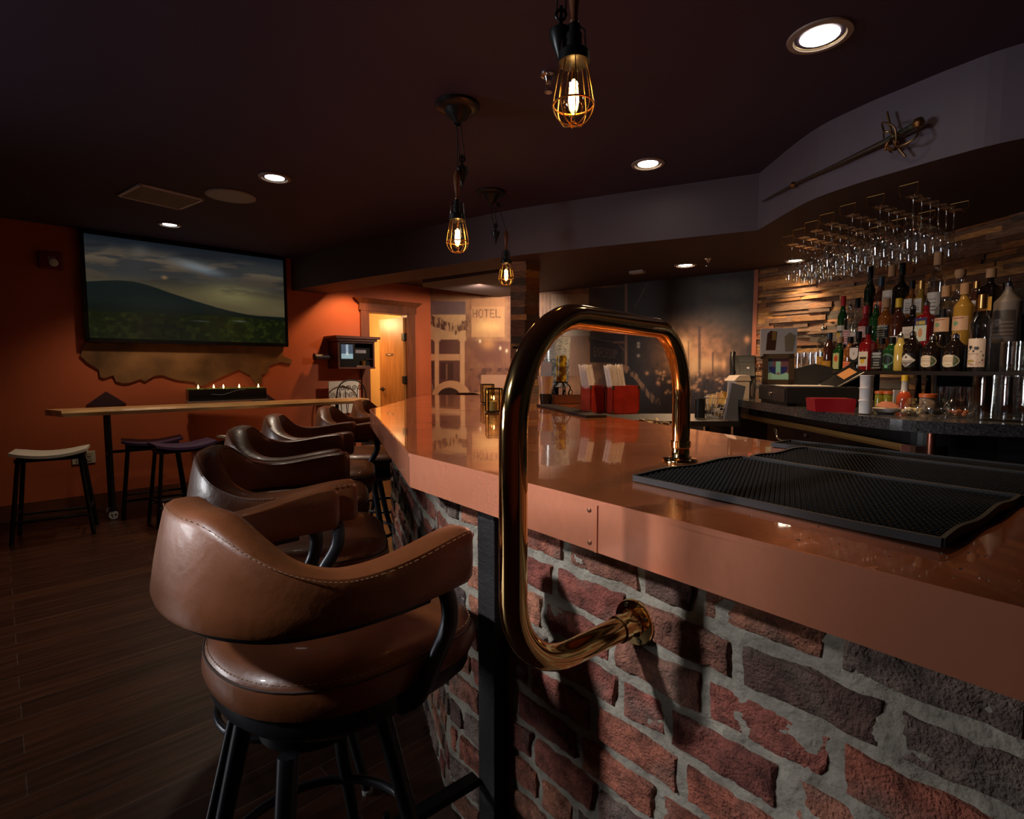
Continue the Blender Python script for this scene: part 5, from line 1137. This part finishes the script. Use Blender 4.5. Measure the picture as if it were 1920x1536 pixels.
# glassware builders
m_hob = thin_glass('hobnail_glass', (.88,.88,.86), .9, .06, .45)
def tumbler(name, lab, cat, p, r, h, group=None, hob=False, tint=None, r2=None, parent_m=None):
    m_ = parent_m or (m_hob if hob else GLASS); r2 = r2 or r
    prof = [(0,.001),(r*.92,.001),(r,.006)]; n_ = 14
    for k in range(n_+1):
        z = .006+(h-.006)*k/n_; rr_ = r+(r2-r)*k/n_+(.0022*(k%2) if hob and 1 < k < n_-2 else 0); prof.append((rr_, z))
    prof += [(r2-.002,h),(r*.93,.014),(0,.013)]
    q = B().lathe(prof, 18 if hob else 22, cap=False); o = q.obj(name, m_); o.location = p; tag(o, lab, cat, group); return o
HB = [tumbler('hobnail_tumbler', l, 'glass', onK(x,y), .036, .155, 'tall cut glass tumblers on the counter', True, r2=.042) for x,y,l in ((1848,788,'tall cut glass tumbler right of the three small bowls'),(1891,790,'tall cut glass tumbler second from the right edge of the counter'),(1926,792,'tall cut glass tumbler cut off by the right edge of the photo'))]
for i, (x, y) in enumerate(((1768,772),(1786,772),(1803,773),(1820,774))): tumbler('highball_glass', 'small plain tumbler in the row behind the three glass bowls, %s from left' % ('first','second','third','fourth')[i], 'glass', onK(x,y,.10), .024, .10, 'plain tumblers behind the bowls')
for i, (x, y) in enumerate(((1500,758),(1512,759),(1524,760))):
    pass
def bowl(lab, x, y, cont, lab2, col, kind_):
    p = onK(x,y); o = tumbler('glass_bowl', lab, 'bowl', p, .028, .062, 'small clear glass garnish bowls', r2=.040)
    pts = [(.0285+.012*math.sin(PI*k/10)*1.0+.0, .004+.056*k/10) for k in range(11)]; o.data = B().lathe([(0,.001),(.026,.001)]+[(.030+.016*math.sin(PI*(k/10)**.8), .004+.06*k/10) for k in range(11)], 24, cap=False).obj('tmp_', GLASS).data
    bpy.data.objects.remove(bpy.data.objects['tmp_'])
    rnd = random.Random(int(x)); q = B()
    for k in range(26):
        a = rnd.uniform(0,6.28); r_ = rnd.uniform(0,.026); s_ = rnd.uniform(.006,.009); q.lathe([(0,-s_),(s_*.8,-s_*.6),(s_,0),(s_*.8,s_*.6),(0,s_)], 8, mx=Matrix.Translation((r_*math.cos(a),r_*math.sin(a),.012+rnd.uniform(0,.012))))
    c_ = q.obj(kind_, M('garnish_'+kind_, col, .35)); c_.location = p; tag(c_, lab2, 'garnish', kind='stuff')
bowl('small glass bowl of pale onions, leftmost of three on the granite', 1708, 779, 0, 'pale cocktail onions filling the leftmost glass bowl', (.72,.58,.34), 'cocktail_onions')
bowl('small glass bowl of black olives, middle of three on the granite', 1752, 781, 0, 'black olives filling the middle glass bowl', (.008,.007,.008), 'black_olives')
bowl('small glass bowl of orange fruit, rightmost of three on the granite', 1797, 783, 0, 'amber cherries filling the rightmost glass bowl', (.30,.09,.03), 'cherries')
t = empty('white_saucer', 'low white oval saucer beside the stack of paper cups', 'saucer', onK(1660,776)); B().lathe([(.025,0),(.048,.012),(.052,.022),(.048,.022),(.025,.006),(0,.006)], 30).obj('saucer', M('white_china', (.55,.52,.50), .2), t)
q = B().lathe([(0,.01),(.04,.018),(.02,.034),(0,.036)], 20, mx=Matrix.Rotation(.1,4,'X')).obj('folded_cloth', M('pink_cloth', (.42,.16,.10), .7)); q.location = onK(1662,776)+Vector((0,.0,.012)); tag(q, 'small pinkish cloth lying in the white saucer', 'cloth')
# stack of paper cups
pc_ = onK(1622,777)
for k in range(3):
    o = B().lathe([(.0215,.004),(.0225,.05),(.0245,.052),(.0245,.0555),(.021,.0555),(.0195,.005),(0,.005)], 24, cap=False).obj('paper_cup', M('cup_white', (.80,.76,.73), .5)); o.location = pc_+Vector((0,0,.0485*k)); tag(o, 'white paper cup, %s of the stack on the granite counter' % ('bottom','middle','top')[k], 'cup', 'stacked white paper cups')
# red box
p = onK(1556,771.5,.02); t = empty('red_tray_box', 'shallow bright red box in front of the black cash drawer', 'box', p, R(-12)); q = B(); q.prism([(-.072,.0),(.072,.0),(.078,.052),(-.078,.052)], -.055, .055); q.obj('box', M('bright_red_plastic', (.42,.012,.022), .35), t, mx=Matrix.Rotation(PI/2,4,'X')); B().box((-.074,-.052,.0521),(.074,.052,.054)).obj('lid', M('dark_red_plastic', (.20,.006,.012), .35), t)
# receipt printer and tilted tablet on the drawer
p = Vector((1.50,2.70,1.2126)); t = empty('receipt_printer', 'black wedge shaped till screen housing on the cash drawer', 'till', (p.x,p.y,1.2160), R(-25))
B().prism([(-.08,0),(.09,0),(.10,.085),(.02,.105),(-.08,.075)], -.05, .05).obj('housing', M('matte_black'), t, mx=Matrix.Rotation(PI/2,4,'X'))
p = Vector((1.575,2.56,1.2126)); t = empty('till_tablet', 'tilted silver edged till tablet with an orange lit screen', 'tablet', (p.x,p.y,1.2128), R(-14)); t.scale = (.85,.85,.85); tm = Matrix.Translation((0,0,.045))@Matrix.Rotation(R(-33),4,'Y')@Matrix.Rotation(R(22),4,'X')
B().box((-.10,-.07,-.006),(.10,.07,.006), mx=tm, bev=.003).obj('casing', CHROME, t); B().box((-.096,-.066,.0062),(.096,.066,.0075), mx=tm).obj('bezel', M('tv_black'), t)
B().box((.0,-.04,.0078),(.075,.035,.0085), mx=tm).obj('screen', M('orange_screen', (.3,.12,.03), .3, emit=(1,.42,.14), estr=.10), t); B().box((-.05,-.02,-.068),(.03,.02,.02), mx=Matrix.Rotation(R(-10),4,'Y')).obj('stand', BLACK, t)
# carafe
t = empty('glass_carafe', 'clear round bellied glass carafe left of the framed card', 'carafe', W(1426,748,ZK), 0); B().lathe([(0,.003),(.045,.003),(.055,.02),(.056,.07),(.045,.11),(.024,.14),(.022,.16),(.03,.185)], 28, cap=False).obj('bottle', GLASS, t); B().lathe([(.032,.186),(.030,.2),(.012,.206),(0,.207)], 20).obj('stopper', M('copper_lid', (.5,.22,.12), .3, 1), t)
# condiments
t = empty('hot_sauce_bottle', 'orange red sauce bottle with white neck and yellow cap', 'bottle', onK(1694,773,.03)); B().lathe([(0,0),(.026,0),(.027,.01),(.027,.06),(.018,.078),(.012,.085)], 22).obj('bottle', M('hot_sauce', (.42,.06,.02), .2, coat=.5), t); B().lathe([(.0135,.084),(.012,.125),(.0125,.126)], 16).obj('neck_label', M('white_label', (.7,.66,.6), .5), t); B().lathe([(.0135,.126),(.0135,.15),(0,.151)], 16).obj('cap', M('yellow_cap', (.72,.46,.02), .35), t)
for x, y, lab in ((1648,768,'small jar of green olives with an orange lid behind the saucer'),(1664,769,'small amber jar with a copper lid beside the green olive jar')):
    t = empty('condiment_jar', lab, 'jar', onK(x,y,.05), 0, 'small jars behind the saucer'); g_ = 'green' in lab
    B().lathe([(0,0),(.017,0),(.018,.06),(.016,.066)], 20).obj('jar_body', M('olive_jar', (.20,.20,.02), .15, coat=.5) if g_ else M('dark_jar', (.06,.03,.02), .15, coat=.5), t); B().lathe([(.019,.066),(.019,.078),(0,.079)], 20).obj('lid', M('orange_lid', (.55,.13,.03), .4) if g_ else M('copper_lid'), t)
for x, y, lab in ((1683,770,'white backed dispenser card behind the hot sauce bottle'),):
    q = B().box((-.022,-.004,0),(.022,.004,.085)); o = q.obj('dispenser_card', M('white_plastic')); o.location = onK(x,y,.06); tag(o, lab, 'card')
t = empty('red_sauce_jar', 'clear jar of red sauce with an orange lid behind the glass bowls', 'jar', onK(1739,772,.07)); B().lathe([(0,0),(.030,0),(.031,.05),(.028,.055)], 22).obj('jar_body', M('pale_jar', (.35,.28,.24), .15, coat=.5), t); B().lathe([(.033,.055),(.033,.07),(0,.071)], 22).obj('lid', M('orange_lid'), t)
for i, (x, y) in enumerate(((1720,760),(1738,760))): tumbler('dark_bottle', 'dark narrow bottle neck under the bottle shelf, %s of the pair' % ('left','right')[i], 'bottle', onK(x,y,.15), .017, .155, 'dark narrow bottles under the shelf', parent_m=M('black_glass', (.006,.005,.005), .08), r2=.009)
# ================================================================ BOTTLES ON THE STEPPED SHELF
TX = [(1.93,1.285),(2.04,1.40),(2.15,1.52),(2.26,1.60)]
sh_ = empty('bottle_display_riser', 'black stepped riser carrying the liquor bottles along the back', 'shelf', (0,0,0)); 
for i, (x, z) in enumerate(TX):
    B().box((x-.055,1.35,z-.018),(x+.055,(3.70 if i == 0 else 3.55-.1*i),z)).obj('step', M('satin_black'), sh_)
    if i: B().box((x-.055,1.36,TX[i-1][1]-.0),(x-.045,3.58-.1*i,z-.018)).obj('step_riser', M('satin_black'), sh_)
for y in (1.45,2.4,3.35): B().box((1.90,y-.01,ZK+.0005),(2.30,y+.01,1.267)).obj('support_panel', M('satin_black'), sh_)
def labelpaint(kind):
    def S3(*c): return np.array(srgb(*c))
    def fn(U,V,P):
        c = np.ones(U.shape+(3,)); rs = np.random.RandomState(len(kind)*7); ln = (np.sin(V*38) > .55)&(np.abs(U-.5) < .3)
        if kind == 'white': c = c*S3(206,196,184); c = np.where((ln&(V<.7))[...,None], S3(120,110,104), c)
        elif kind == 'cream': c = c*S3(196,160,128); c = np.where((np.hypot((U-.4)/.14,(V-.5)/.16) < 1)[...,None], S3(110,150,110), c); c = np.where((ln&(V>.72))[...,None], S3(140,90,70), c)
        elif kind == 'yellow': c = c*S3(214,204,190); c = np.where((np.hypot((U-.45)/.22,(V-.42)/.24) < 1)[...,None], S3(214,176,30), c); c = np.where(((np.abs(V-.55)<.07)&(np.abs(U-.5)<.36))[...,None], S3(50,44,20), c)
        elif kind == 'amber': c = c*S3(206,150,36); c = np.where(ln[...,None], S3(120,70,14), c)
        elif kind == 'green': c = c*S3(184,190,130); c = np.where((np.hypot((U-.5)/.26,(V-.66)/.2) < 1)[...,None], S3(210,80,30), c); c = np.where(((U<.1)|(U>.9))[...,None], S3(60,90,50), c)
        elif kind == 'orange': c = c*S3(206,74,26); c = np.where(ln[...,None], S3(230,180,130), c)
        elif kind == 'black': c = c*S3(26,32,38); c = np.where((((V>.88)|(V<.06)|(np.abs(V-.72)<.06)|ln)&(np.abs(U-.5)<.42))[...,None], S3(150,160,164), c)
        elif kind == 'grey': c = c*S3(66,60,58); c = np.where((np.hypot((U-.4)/.16,(V-.55)/.14) < 1)[...,None], S3(130,122,118), c); c = np.where((np.abs(np.sin(V*20))>.97)[...,None], S3(110,100,98), c)
        elif kind == 'oval': c = c*S3(8,8,9); d = np.hypot((U-.5)/.48,(V-.5)/.48); c = np.where((d<1)[...,None], S3(210,200,176), c); c = np.where(((d<.92)&(U>.72))[...,None], S3(70,90,66), c); c = np.where((((d<.7)&(np.abs(np.sin(V*24))>.93)))[...,None], S3(150,120,100), c)
        elif kind == 'diamond': c = c*S3(8,8,10); d = np.abs(U-.5)/.48+np.abs(V-.5)/.48; c = np.where((d<1)[...,None], S3(208,204,196), c); c = np.where(((d<.9)&(V<.40))[...,None], S3(120,112,108), c); c = np.where(((d<.8)&(np.abs(V-.47)<.03))[...,None], S3(30,30,32), c); c = np.where((np.hypot((U-.5)/.06,(V-.72)/.08)<1)[...,None], S3(30,30,32), c)
        elif kind == 'skull':
            c = c*S3(206,190,174); d = np.minimum(np.hypot((U-.32)/.12,(V-.70)/.055), np.hypot((U-.62)/.12,(V-.66)/.055)); c = np.where((d<1)[...,None], S3(30,26,26), c); c = np.where((np.hypot((U-.5)/.05,(V-.56)/.03)<1)[...,None], S3(30,26,26), c)
            c = np.where(((np.abs(V-.46)<.02)&(np.abs(U-.47)<.24)&(np.sin(U*90)>0))[...,None], S3(40,34,34), c); dd = np.hypot((U-.5)/.42,(V-.36)/.28); c = np.where(((np.abs(dd-1)<.06)&(np.sin(np.arctan2(V-.36,U-.5)*16)>0))[...,None], S3(60,50,50), c); c = np.where(((np.abs(V-.2)<.035)&(np.abs(U-.35)<.2))[...,None], S3(150,150,40), c); c = np.where(((rs.rand(*U.shape)>.93)&(V<.5))[...,None], S3(170,90,100), c)
        elif kind == 'blue': c = c*S3(196,206,190); c = np.where((V > .66)[...,None], S3(44,42,92), c); c = np.where(((np.abs(V-.80)<.07)&(np.abs(U-.5)<.36)&(np.sin(U*60)>-.3))[...,None], S3(220,200,60), c); c = np.where(((np.hypot((U-.5)/.18,(V-.35)/.2) < 1))[...,None], S3(200,140,90), c)
        elif kind == 'pink': c = c*S3(214,180,176); c = np.where(ln[...,None], S3(180,70,80), c)
        elif kind == 'shield': d = np.hypot((U-.5)/.5,(V-.62)/.45); c = c*S3(10,8,8); c = np.where(((d<1)|((V>.6)&(V<.98)&(U>.03)&(U<.97)))[...,None], S3(204,198,196), c); c = np.where((np.hypot((U-.5)/.1,(V-.6)/.1)<1)[...,None], S3(150,150,150), c)
        elif kind == 'emblem': c = c*S3(18,34,26); d = np.hypot((U-.5)/.44,(V-.6)/.34); c = np.where((np.abs(d-1)<.09)[...,None], S3(90,140,110), c); c = np.where((np.hypot((U-.5)/.12,(V-.14)/.1)<1)[...,None], S3(110,190,140), c)
        return c
    return fn
GM = {}
def gmat(kind):
    if kind not in GM:
        GM[kind] = {'clear': lambda: thin_glass('bottle_clear', (.80,.82,.82)), 'amber': lambda: M('bottle_amber', (.22,.065,.010), .06, coat=.6, spec=.7), 'gold': lambda: M('bottle_gold', (.34,.19,.03), .06, coat=.6), 'dark': lambda: M('bottle_dark', (.010,.006,.005), .06, coat=.6), 'red': lambda: M('bottle_red', (.20,.008,.010), .06, coat=.6), 'green': lambda: M('bottle_green', (.010,.055,.012), .06, coat=.6), 'yellow': lambda: M('bottle_yellow', (.55,.42,.10), .08, coat=.6), 'wine': lambda: M('bottle_wine', (.006,.014,.007), .06, coat=.6), 'frost': lambda: M('bottle_frosted', (.13,.115,.11), .5), 'brown': lambda: M('bottle_brown', (.07,.02,.012), .06, coat=.6), 'orange': lambda: M('bottle_orange', (.45,.10,.02), .08, coat=.6)}[kind]()
    return GM[kind]
CAPM = {'black': BLACK, 'cork': M('cork_wood', (.42,.24,.12), .7), 'red': M('red_cap', (.45,.01,.015), .35), 'white': M('white_cap', (.66,.62,.58), .4), 'gold': GOLDW, 'steel': CHROME, 'blue': M('navy_cap', (.02,.04,.07), .35), 'yellow': M('yellow_cap')}
# px column, top row, tier, radius, glass, label kind, (label z0,z1 fractions), cap, shape, description
BT = [
 (1540,608,0,.030,'clear','amber',(.10,.42),'steel','round','slim clear bottle with amber label at the far left of the front row'),
 (1553,624,0,.032,'brown','amber',(.08,.35),'blue','round','dark round bottle with small amber label near the left of the front row'),
 (1573,632,0,.030,'green','green',(.06,.72),'cork','square','green bottle with a tall pale green label and orange spot'),
 (1592,632,0,.032,'amber','orange',(.02,.38),'black','round','amber bottle with a bright orange band at its foot'),
 (1607,622,0,.034,'dark','shield',(.30,.82),'black','square','dark bottle with a white shield label in the front row'),
 (1625,612,0,.034,'red','yellow',(.14,.60),'black','square','dark red bottle with a white and yellow square label'),
 (1651,640,0,.037,'clear','black',(.10,.78),'black','square','square bottle with a black label of silver lettering'),
 (1670,640,0,.036,'green','emblem',(.08,.72),'black','round','dark green bottle with a round green emblem'),
 (1686,622,0,.026,'yellow',None,(0,0),'steel','round','slim bottle filled with pale yellow liquid in the front row'),
 (1708,618,0,.038,'dark','diamond',(.12,.60),'steel','round','dark round shouldered bottle with a white diamond label'),
 (1746,628,0,.040,'dark','oval',(.14,.60),'steel','round','black bottle with a cream oval label, left of the matching pair'),
 (1788,630,0,.040,'dark','oval',(.14,.60),'steel','round','black bottle with a cream oval label, right of the matching pair'),
 (1834,553,0,.036,'clear','skull',(.08,.60),'gold','round','tall clear bottle with a painted white skull label'),
 (1577,556,1,.028,'green','yellow',(.30,.66),'red','round','green bottle with a red cap at the left end of the second step'),
 (1590,566,1,.030,'clear','pink',(.20,.60),'steel','round','clear bottle with a pink printed label on the second step'),
 (1604,560,1,.030,'clear','white',(.10,.50),'black','round','clear bottle with a black cap and white label on the second step'),
 (1620,574,1,.033,'red','pink',(.40,.75),'red','round','red bottle with a pink top label on the second step'),
 (1639,566,1,.033,'green',None,(0,0),'steel','round','bright green bottle without label on the second step'),
 (1658,560,1,.037,'amber','black',(.30,.66),'cork','round','amber bottle with a black label on the second step'),
 (1681,560,1,.034,'brown','white',(.08,.35),'yellow','round','dark brown bottle with a yellow cap on the second step'),
 (1708,568,1,.034,'dark','white',(.30,.66),'steel','square','black bottle with a white lettered label on the second step'),
 (1733,560,1,.037,'red','blue',(.18,.88),'steel','square','bright red aperitif bottle with a blue and yellow label'),
 (1768,537,1,.038,'clear','cream',(.34,.66),'cork','round','clear tequila bottle with a cream label and pale cork'),
 (1803,532,1,.038,'gold','cream',(.34,.66),'cork','round','golden tequila bottle with a cream label and pale cork'),
 (1885,521,1,.045,'frost','grey',(.15,.70),'steel','round','frosted grey bottle at the right of the second step'),
 (1627,500,2,.030,'wine',None,(0,0),'black','round','tall dark green wine bottle on the third step'),
 (1648,520,2,.034,'brown','orange',(.40,.75),'blue','round','brown bottle with an orange label on the third step'),
 (1667,498,2,.040,'clear','white',(.35,.85),'cork','round','wide clear bottle with a white floral label on the third step'),
 (1686,494,2,.036,'dark',None,(0,0),'black','square','tall black square shouldered bottle on the third step'),
 (1706,527,2,.028,'amber','white',(.40,.85),'black','square','amber bottle with a white label on the third step, left of two'),
 (1724,527,2,.028,'gold','white',(.40,.85),'gold','square','golden bottle with a white label on the third step, right of two'),
 (1752,474,2,.036,'clear','white',(.18,.62),'cork','round','tall clear bottle with a frosted white label rising into the glasses'),
 (1795,509,2,.034,'clear',None,(0,0),'cork','flask','clear decanter with a large round cork stopper'),
 (1828,528,2,.026,'brown','white',(.30,.70),'gold','round','small brown bottle with gold cap between the gold tequila and the amber label'),
 (1853,505,2,.040,'dark','amber',(.22,.60),'cork','square','dark bottle with an amber yellow label and wooden stopper'),
]
fac = math.atan2(-.30, -.95)
for (px_, ytop, ti, r_, gk, lk, (l0,l1), ck, shp, lab) in BT:
    X_, Zt = TX[ti]; Y_ = X_*F/(px_-960)
    for _ in range(3):
        w_ = Y_*cP-(Zt-H)*sP; Y_ = (X_*F/(px_-960)+(Zt-H)*sP)/cP
    ht = max(.17, zat(px_, ytop, (X_,Y_))-Zt); r_ = r_*1.0
    t = empty('liquor_bottle', lab, 'bottle', (X_,Y_,Zt+.0006), fac, 'liquor bottles on the stepped shelf')
    hb = ht*(.62 if shp != 'flask' else .58); nk = .0125 if r_ > .03 else .011; capz = ht*.90
    if shp == 'square':
        ring = lambda rr_, z: [Vector((math.copysign(abs(math.cos(a))**.35,math.cos(a))*rr_, math.copysign(abs(math.sin(a))**.35,math.sin(a))*rr_, z)) for a in [2*PI*k/24 for k in range(24)]]
        rd = lambda rr_, z: [Vector((rr_*math.cos(a), rr_*math.sin(a), z)) for a in [2*PI*k/24 for k in range(24)]]
        q = B().loft([ring(r_*.8,.0), ring(r_*.92,.004), ring(r_*.92,hb*.96), ring(r_*.80,hb*1.02), rd(nk*1.4,hb*1.10), rd(nk,hb*1.18), rd(nk,capz)])
    elif shp == 'flask': q = B().lathe([(0,0),(r_,.0),(r_*1.25,hb*.2),(r_*1.3,hb*.5),(r_*1.0,hb*.8),(nk*1.3,hb),(nk*1.2,capz)], 24, cap=False)
    else: q = B().lathe([(0,.0),(r_*.93,.0),(r_,.006),(r_,hb),(r_*.94,hb*1.04),(r_*.55,hb*1.17),(nk*1.15,hb*1.28),(nk,hb*1.34),(nk,capz)], 24, cap=False)
    q.obj('bottle_glass', gmat(gk), t)
    if gk == 'clear' and shp != 'flask' and ti == 0: pass
    cr_ = nk+.003 if ck != 'cork' else nk+.006
    if ck == 'steel': B().lathe([(nk+.002,capz-.01),(nk+.001,capz+.004),(.004,capz+.012),(.0032,ht),(.0,ht)], 14).obj('pour_spout', CHROME, t)
    elif shp == 'flask': B().lathe([(nk,capz-.012),(.020,capz),(.024,capz+.014),(.020,capz+.03),(0,capz+.036)], 18).obj('cork_stopper', CAPM['cork'], t)
    else: B().lathe([(cr_,capz-ht*.08),(cr_,ht*.995),(cr_*.9,ht),(0,ht)], 16).obj('cap', CAPM[ck], t)
    if lk:
        z0, z1 = hb*l0*1.15, hb*min(l1*1.15, .97); fn = labelpaint(lk); m_ = M('label_print', attr=True, rough=.5)
        if shp == 'square':
            rr_ = r_*.935; canvas('label', (-.0+rr_, -r_*.78, z0), (0, r_*1.56, 0), (0,0,z1-z0), 26, 26, lambda U,V,P: fn(U,V,P), m_, t)
        else: wrap('label', r_+.0006, r_+.0006, z0, z1, 30, 26, fn, m_, t, -1.05, 1.05)
# glasses at the right end of the shelf and more on the counter
for i, (px_, d) in enumerate(((1893,0),(1915,.0),(1938,.0))):
    X_, Zt = TX[0]; X_ -= .01; Y_ = X_*F/(px_-960); tumbler('shelf_tumbler', 'straight ribbed tumbler at the right end of the bottle shelf, %s from left' % ('first','second','third')[i], 'glass', (X_,Y_,Zt+.0006), .034, .115, 'ribbed tumblers on the shelf', True)
for i, (px_, py_) in enumerate(((1497,764),(1509,765),(1521,766),(1532,767))):
    o = tumbler('tall_glass', 'tall clear glass behind the framed card, %s from left' % ('first','second','third','fourth')[i], 'glass', (1.95,1.95*F/(px_-960),1.2856), .034, .115, 'tall clear glasses behind the framed card')
# ================================================================ HANGING WINE GLASSES
gcurve = [(0,0),(.034,0),(.034,.0015),(.006,.006),(.0035,.012),(.0032,.105),(.006,.112),(.022,.124),(.037,.150),(.0415,.180),(.040,.215),(.035,.25)]
wg = B().lathe([(r_,-z) for r_, z in gcurve], 20, cap=False).obj('wine_glass', thin_glass('stemware_glass', (.93,.94,.94), 1.0, .17, .9))
rail_d = Vector((.44,.26)).normalized(); ZG = 2.128
rails = [((1692,366),6),((1630,386),6),((1578,402),6),((1539,418),6),((1510,432),6),((1487,445),5),((1466,458),4)]
ordn = ('first','second','third','fourth','fifth','sixth','seventh'); used = False
for i, ((x,y),n_) in enumerate(rails):
    p = W(x+10,y,ZG); r0 = Vector((p.x,p.y)); L_ = .09*n_+.03; side = Vector((-rail_d.y, rail_d.x))
    t = empty('glass_rack_rail', 'gold wire stemware rail under the soffit, %s from the right' % ordn[i], 'rack', (p.x,p.y,ZG), math.atan2(rail_d.y,rail_d.x), 'gold wire stemware rails')
    q = B()
    for s_ in (-.020,.020): q.tube([(0,s_*1.6,0),(.02,s_,0),(L_,s_,0)], .0016, 6)
    for xx in (0.005, L_-.005):
        q.tube([(xx,-.04,.052),(xx,-.04,.02),(xx,-.032 if xx < .01 else -.02,0)], .0022, 6); q.tube([(xx,.04,.052),(xx,.04,.02),(xx,.032 if xx < .01 else .02,0)], .0022, 6); q.tube([(xx,-.04,.052),(xx,.04,.052)], .0022, 6)
    q.obj('wire_rail', GOLDW, t)
    for k in range(n_):
        c = r0+rail_d*(.06+.09*k); lab = 'upside down wine glass, %s along the %s stemware rail from the right' % (ordn[k], ordn[i])
        if not used: g = wg; used = True
        else: g = wg.copy(); COL.objects.link(g)
        g.location = (c.x,c.y,ZG+.0045); tag(g, lab, 'wine glass', 'wine glasses hanging in the rack'); g.scale = (1,1,1.0)
# ================================================================ RAPIER ON THE SOFFIT
def onsof(x, y, off=.03):
    best = None
    for a, b_ in zip(curve, curve[1:]):
        p = onplane(x, y, a, b_-a); f = (Vector((p.x,p.y))-a).dot(b_-a)/(b_-a).length_squared
        if -.02 <= f <= 1.02:
            n_ = Vector((-(b_-a).y,(b_-a).x)).normalized()
            if n_.dot(-a) < 0: n_ = -n_
            best = Vector((p.x+n_.x*off, p.y+n_.y*off, p.z)); break
    return best
sw = bpy.data.objects.new('rapier_sword', None); COL.objects.link(sw); tag(sw, 'ornamental rapier with swept hilt hung slanting on the curved purple soffit', 'sword')
m_scab = M('old_scabbard', (.045,.028,.018), .45, .3); m_gilt = M('dull_gilt', (.30,.18,.08), .4, 1); m_grip = M('grip_green', (.03,.035,.025), .5)
pth = [onsof(x,y,.02+.012*(x-1435)/230) for x,y in ((1435,378),(1495,347),(1560,318),(1620,290),(1672,266))]
B().tube(bez(pth,5), [.004+.010*i/20 for i in range(21)], 8).obj('scabbard', m_scab, sw)
a = pth[1]; B().lathe([(0,-.02),(.012,-.012),(.018,0),(.012,.012),(0,.02)], 10, mx=Matrix.Translation(a)).obj('scabbard_band', m_gilt, sw)
g0, g1 = onsof(1672,266,.035), onsof(1728,240,.055); B().cyl(g0, g1, .014, 10).obj('grip', m_grip, sw)
pm = onsof(1736,236,.06); q = B().lathe([(0,-.024),(.016,-.018),(.024,0),(.016,.018),(0,.024)], 12, mx=Matrix.Translation(pm)).obj('pommel', m_gilt, sw)
B().tube([onsof(1673,214,.045), onsof(1682,250,.05), onsof(1690,275,.05), onsof(1708,297,.045)], .005, 8).obj('cross_guard', m_gilt, sw)
q = B(); q.tube(bez([onsof(1738,246,.06),onsof(1735,268,.09),onsof(1712,282,.10),onsof(1690,276,.07)],6), .004, 6); q.tube(bez([onsof(1668,250,.05),onsof(1680,240,.11),onsof(1706,250,.12),onsof(1700,280,.09),onsof(1678,284,.06)],6), .004, 6); q.tube(bez([onsof(1666,262,.04),onsof(1690,258,.13),onsof(1716,262,.08)],6), .004, 6); q.obj('knuckle_bow', m_gilt, sw)
q = B(); cgu = onsof(1684,276,.045)
for k in range(6): a = k*1.05; q.tube([cgu+Vector((.03*math.cos(a+f),.012*math.sin(f*2),.03*math.sin(a+f)))*(1-.08*k) for f in [i*.35 for i in range(12)]], .0035, 5)
q.obj('basket_guard', m_gilt, sw)
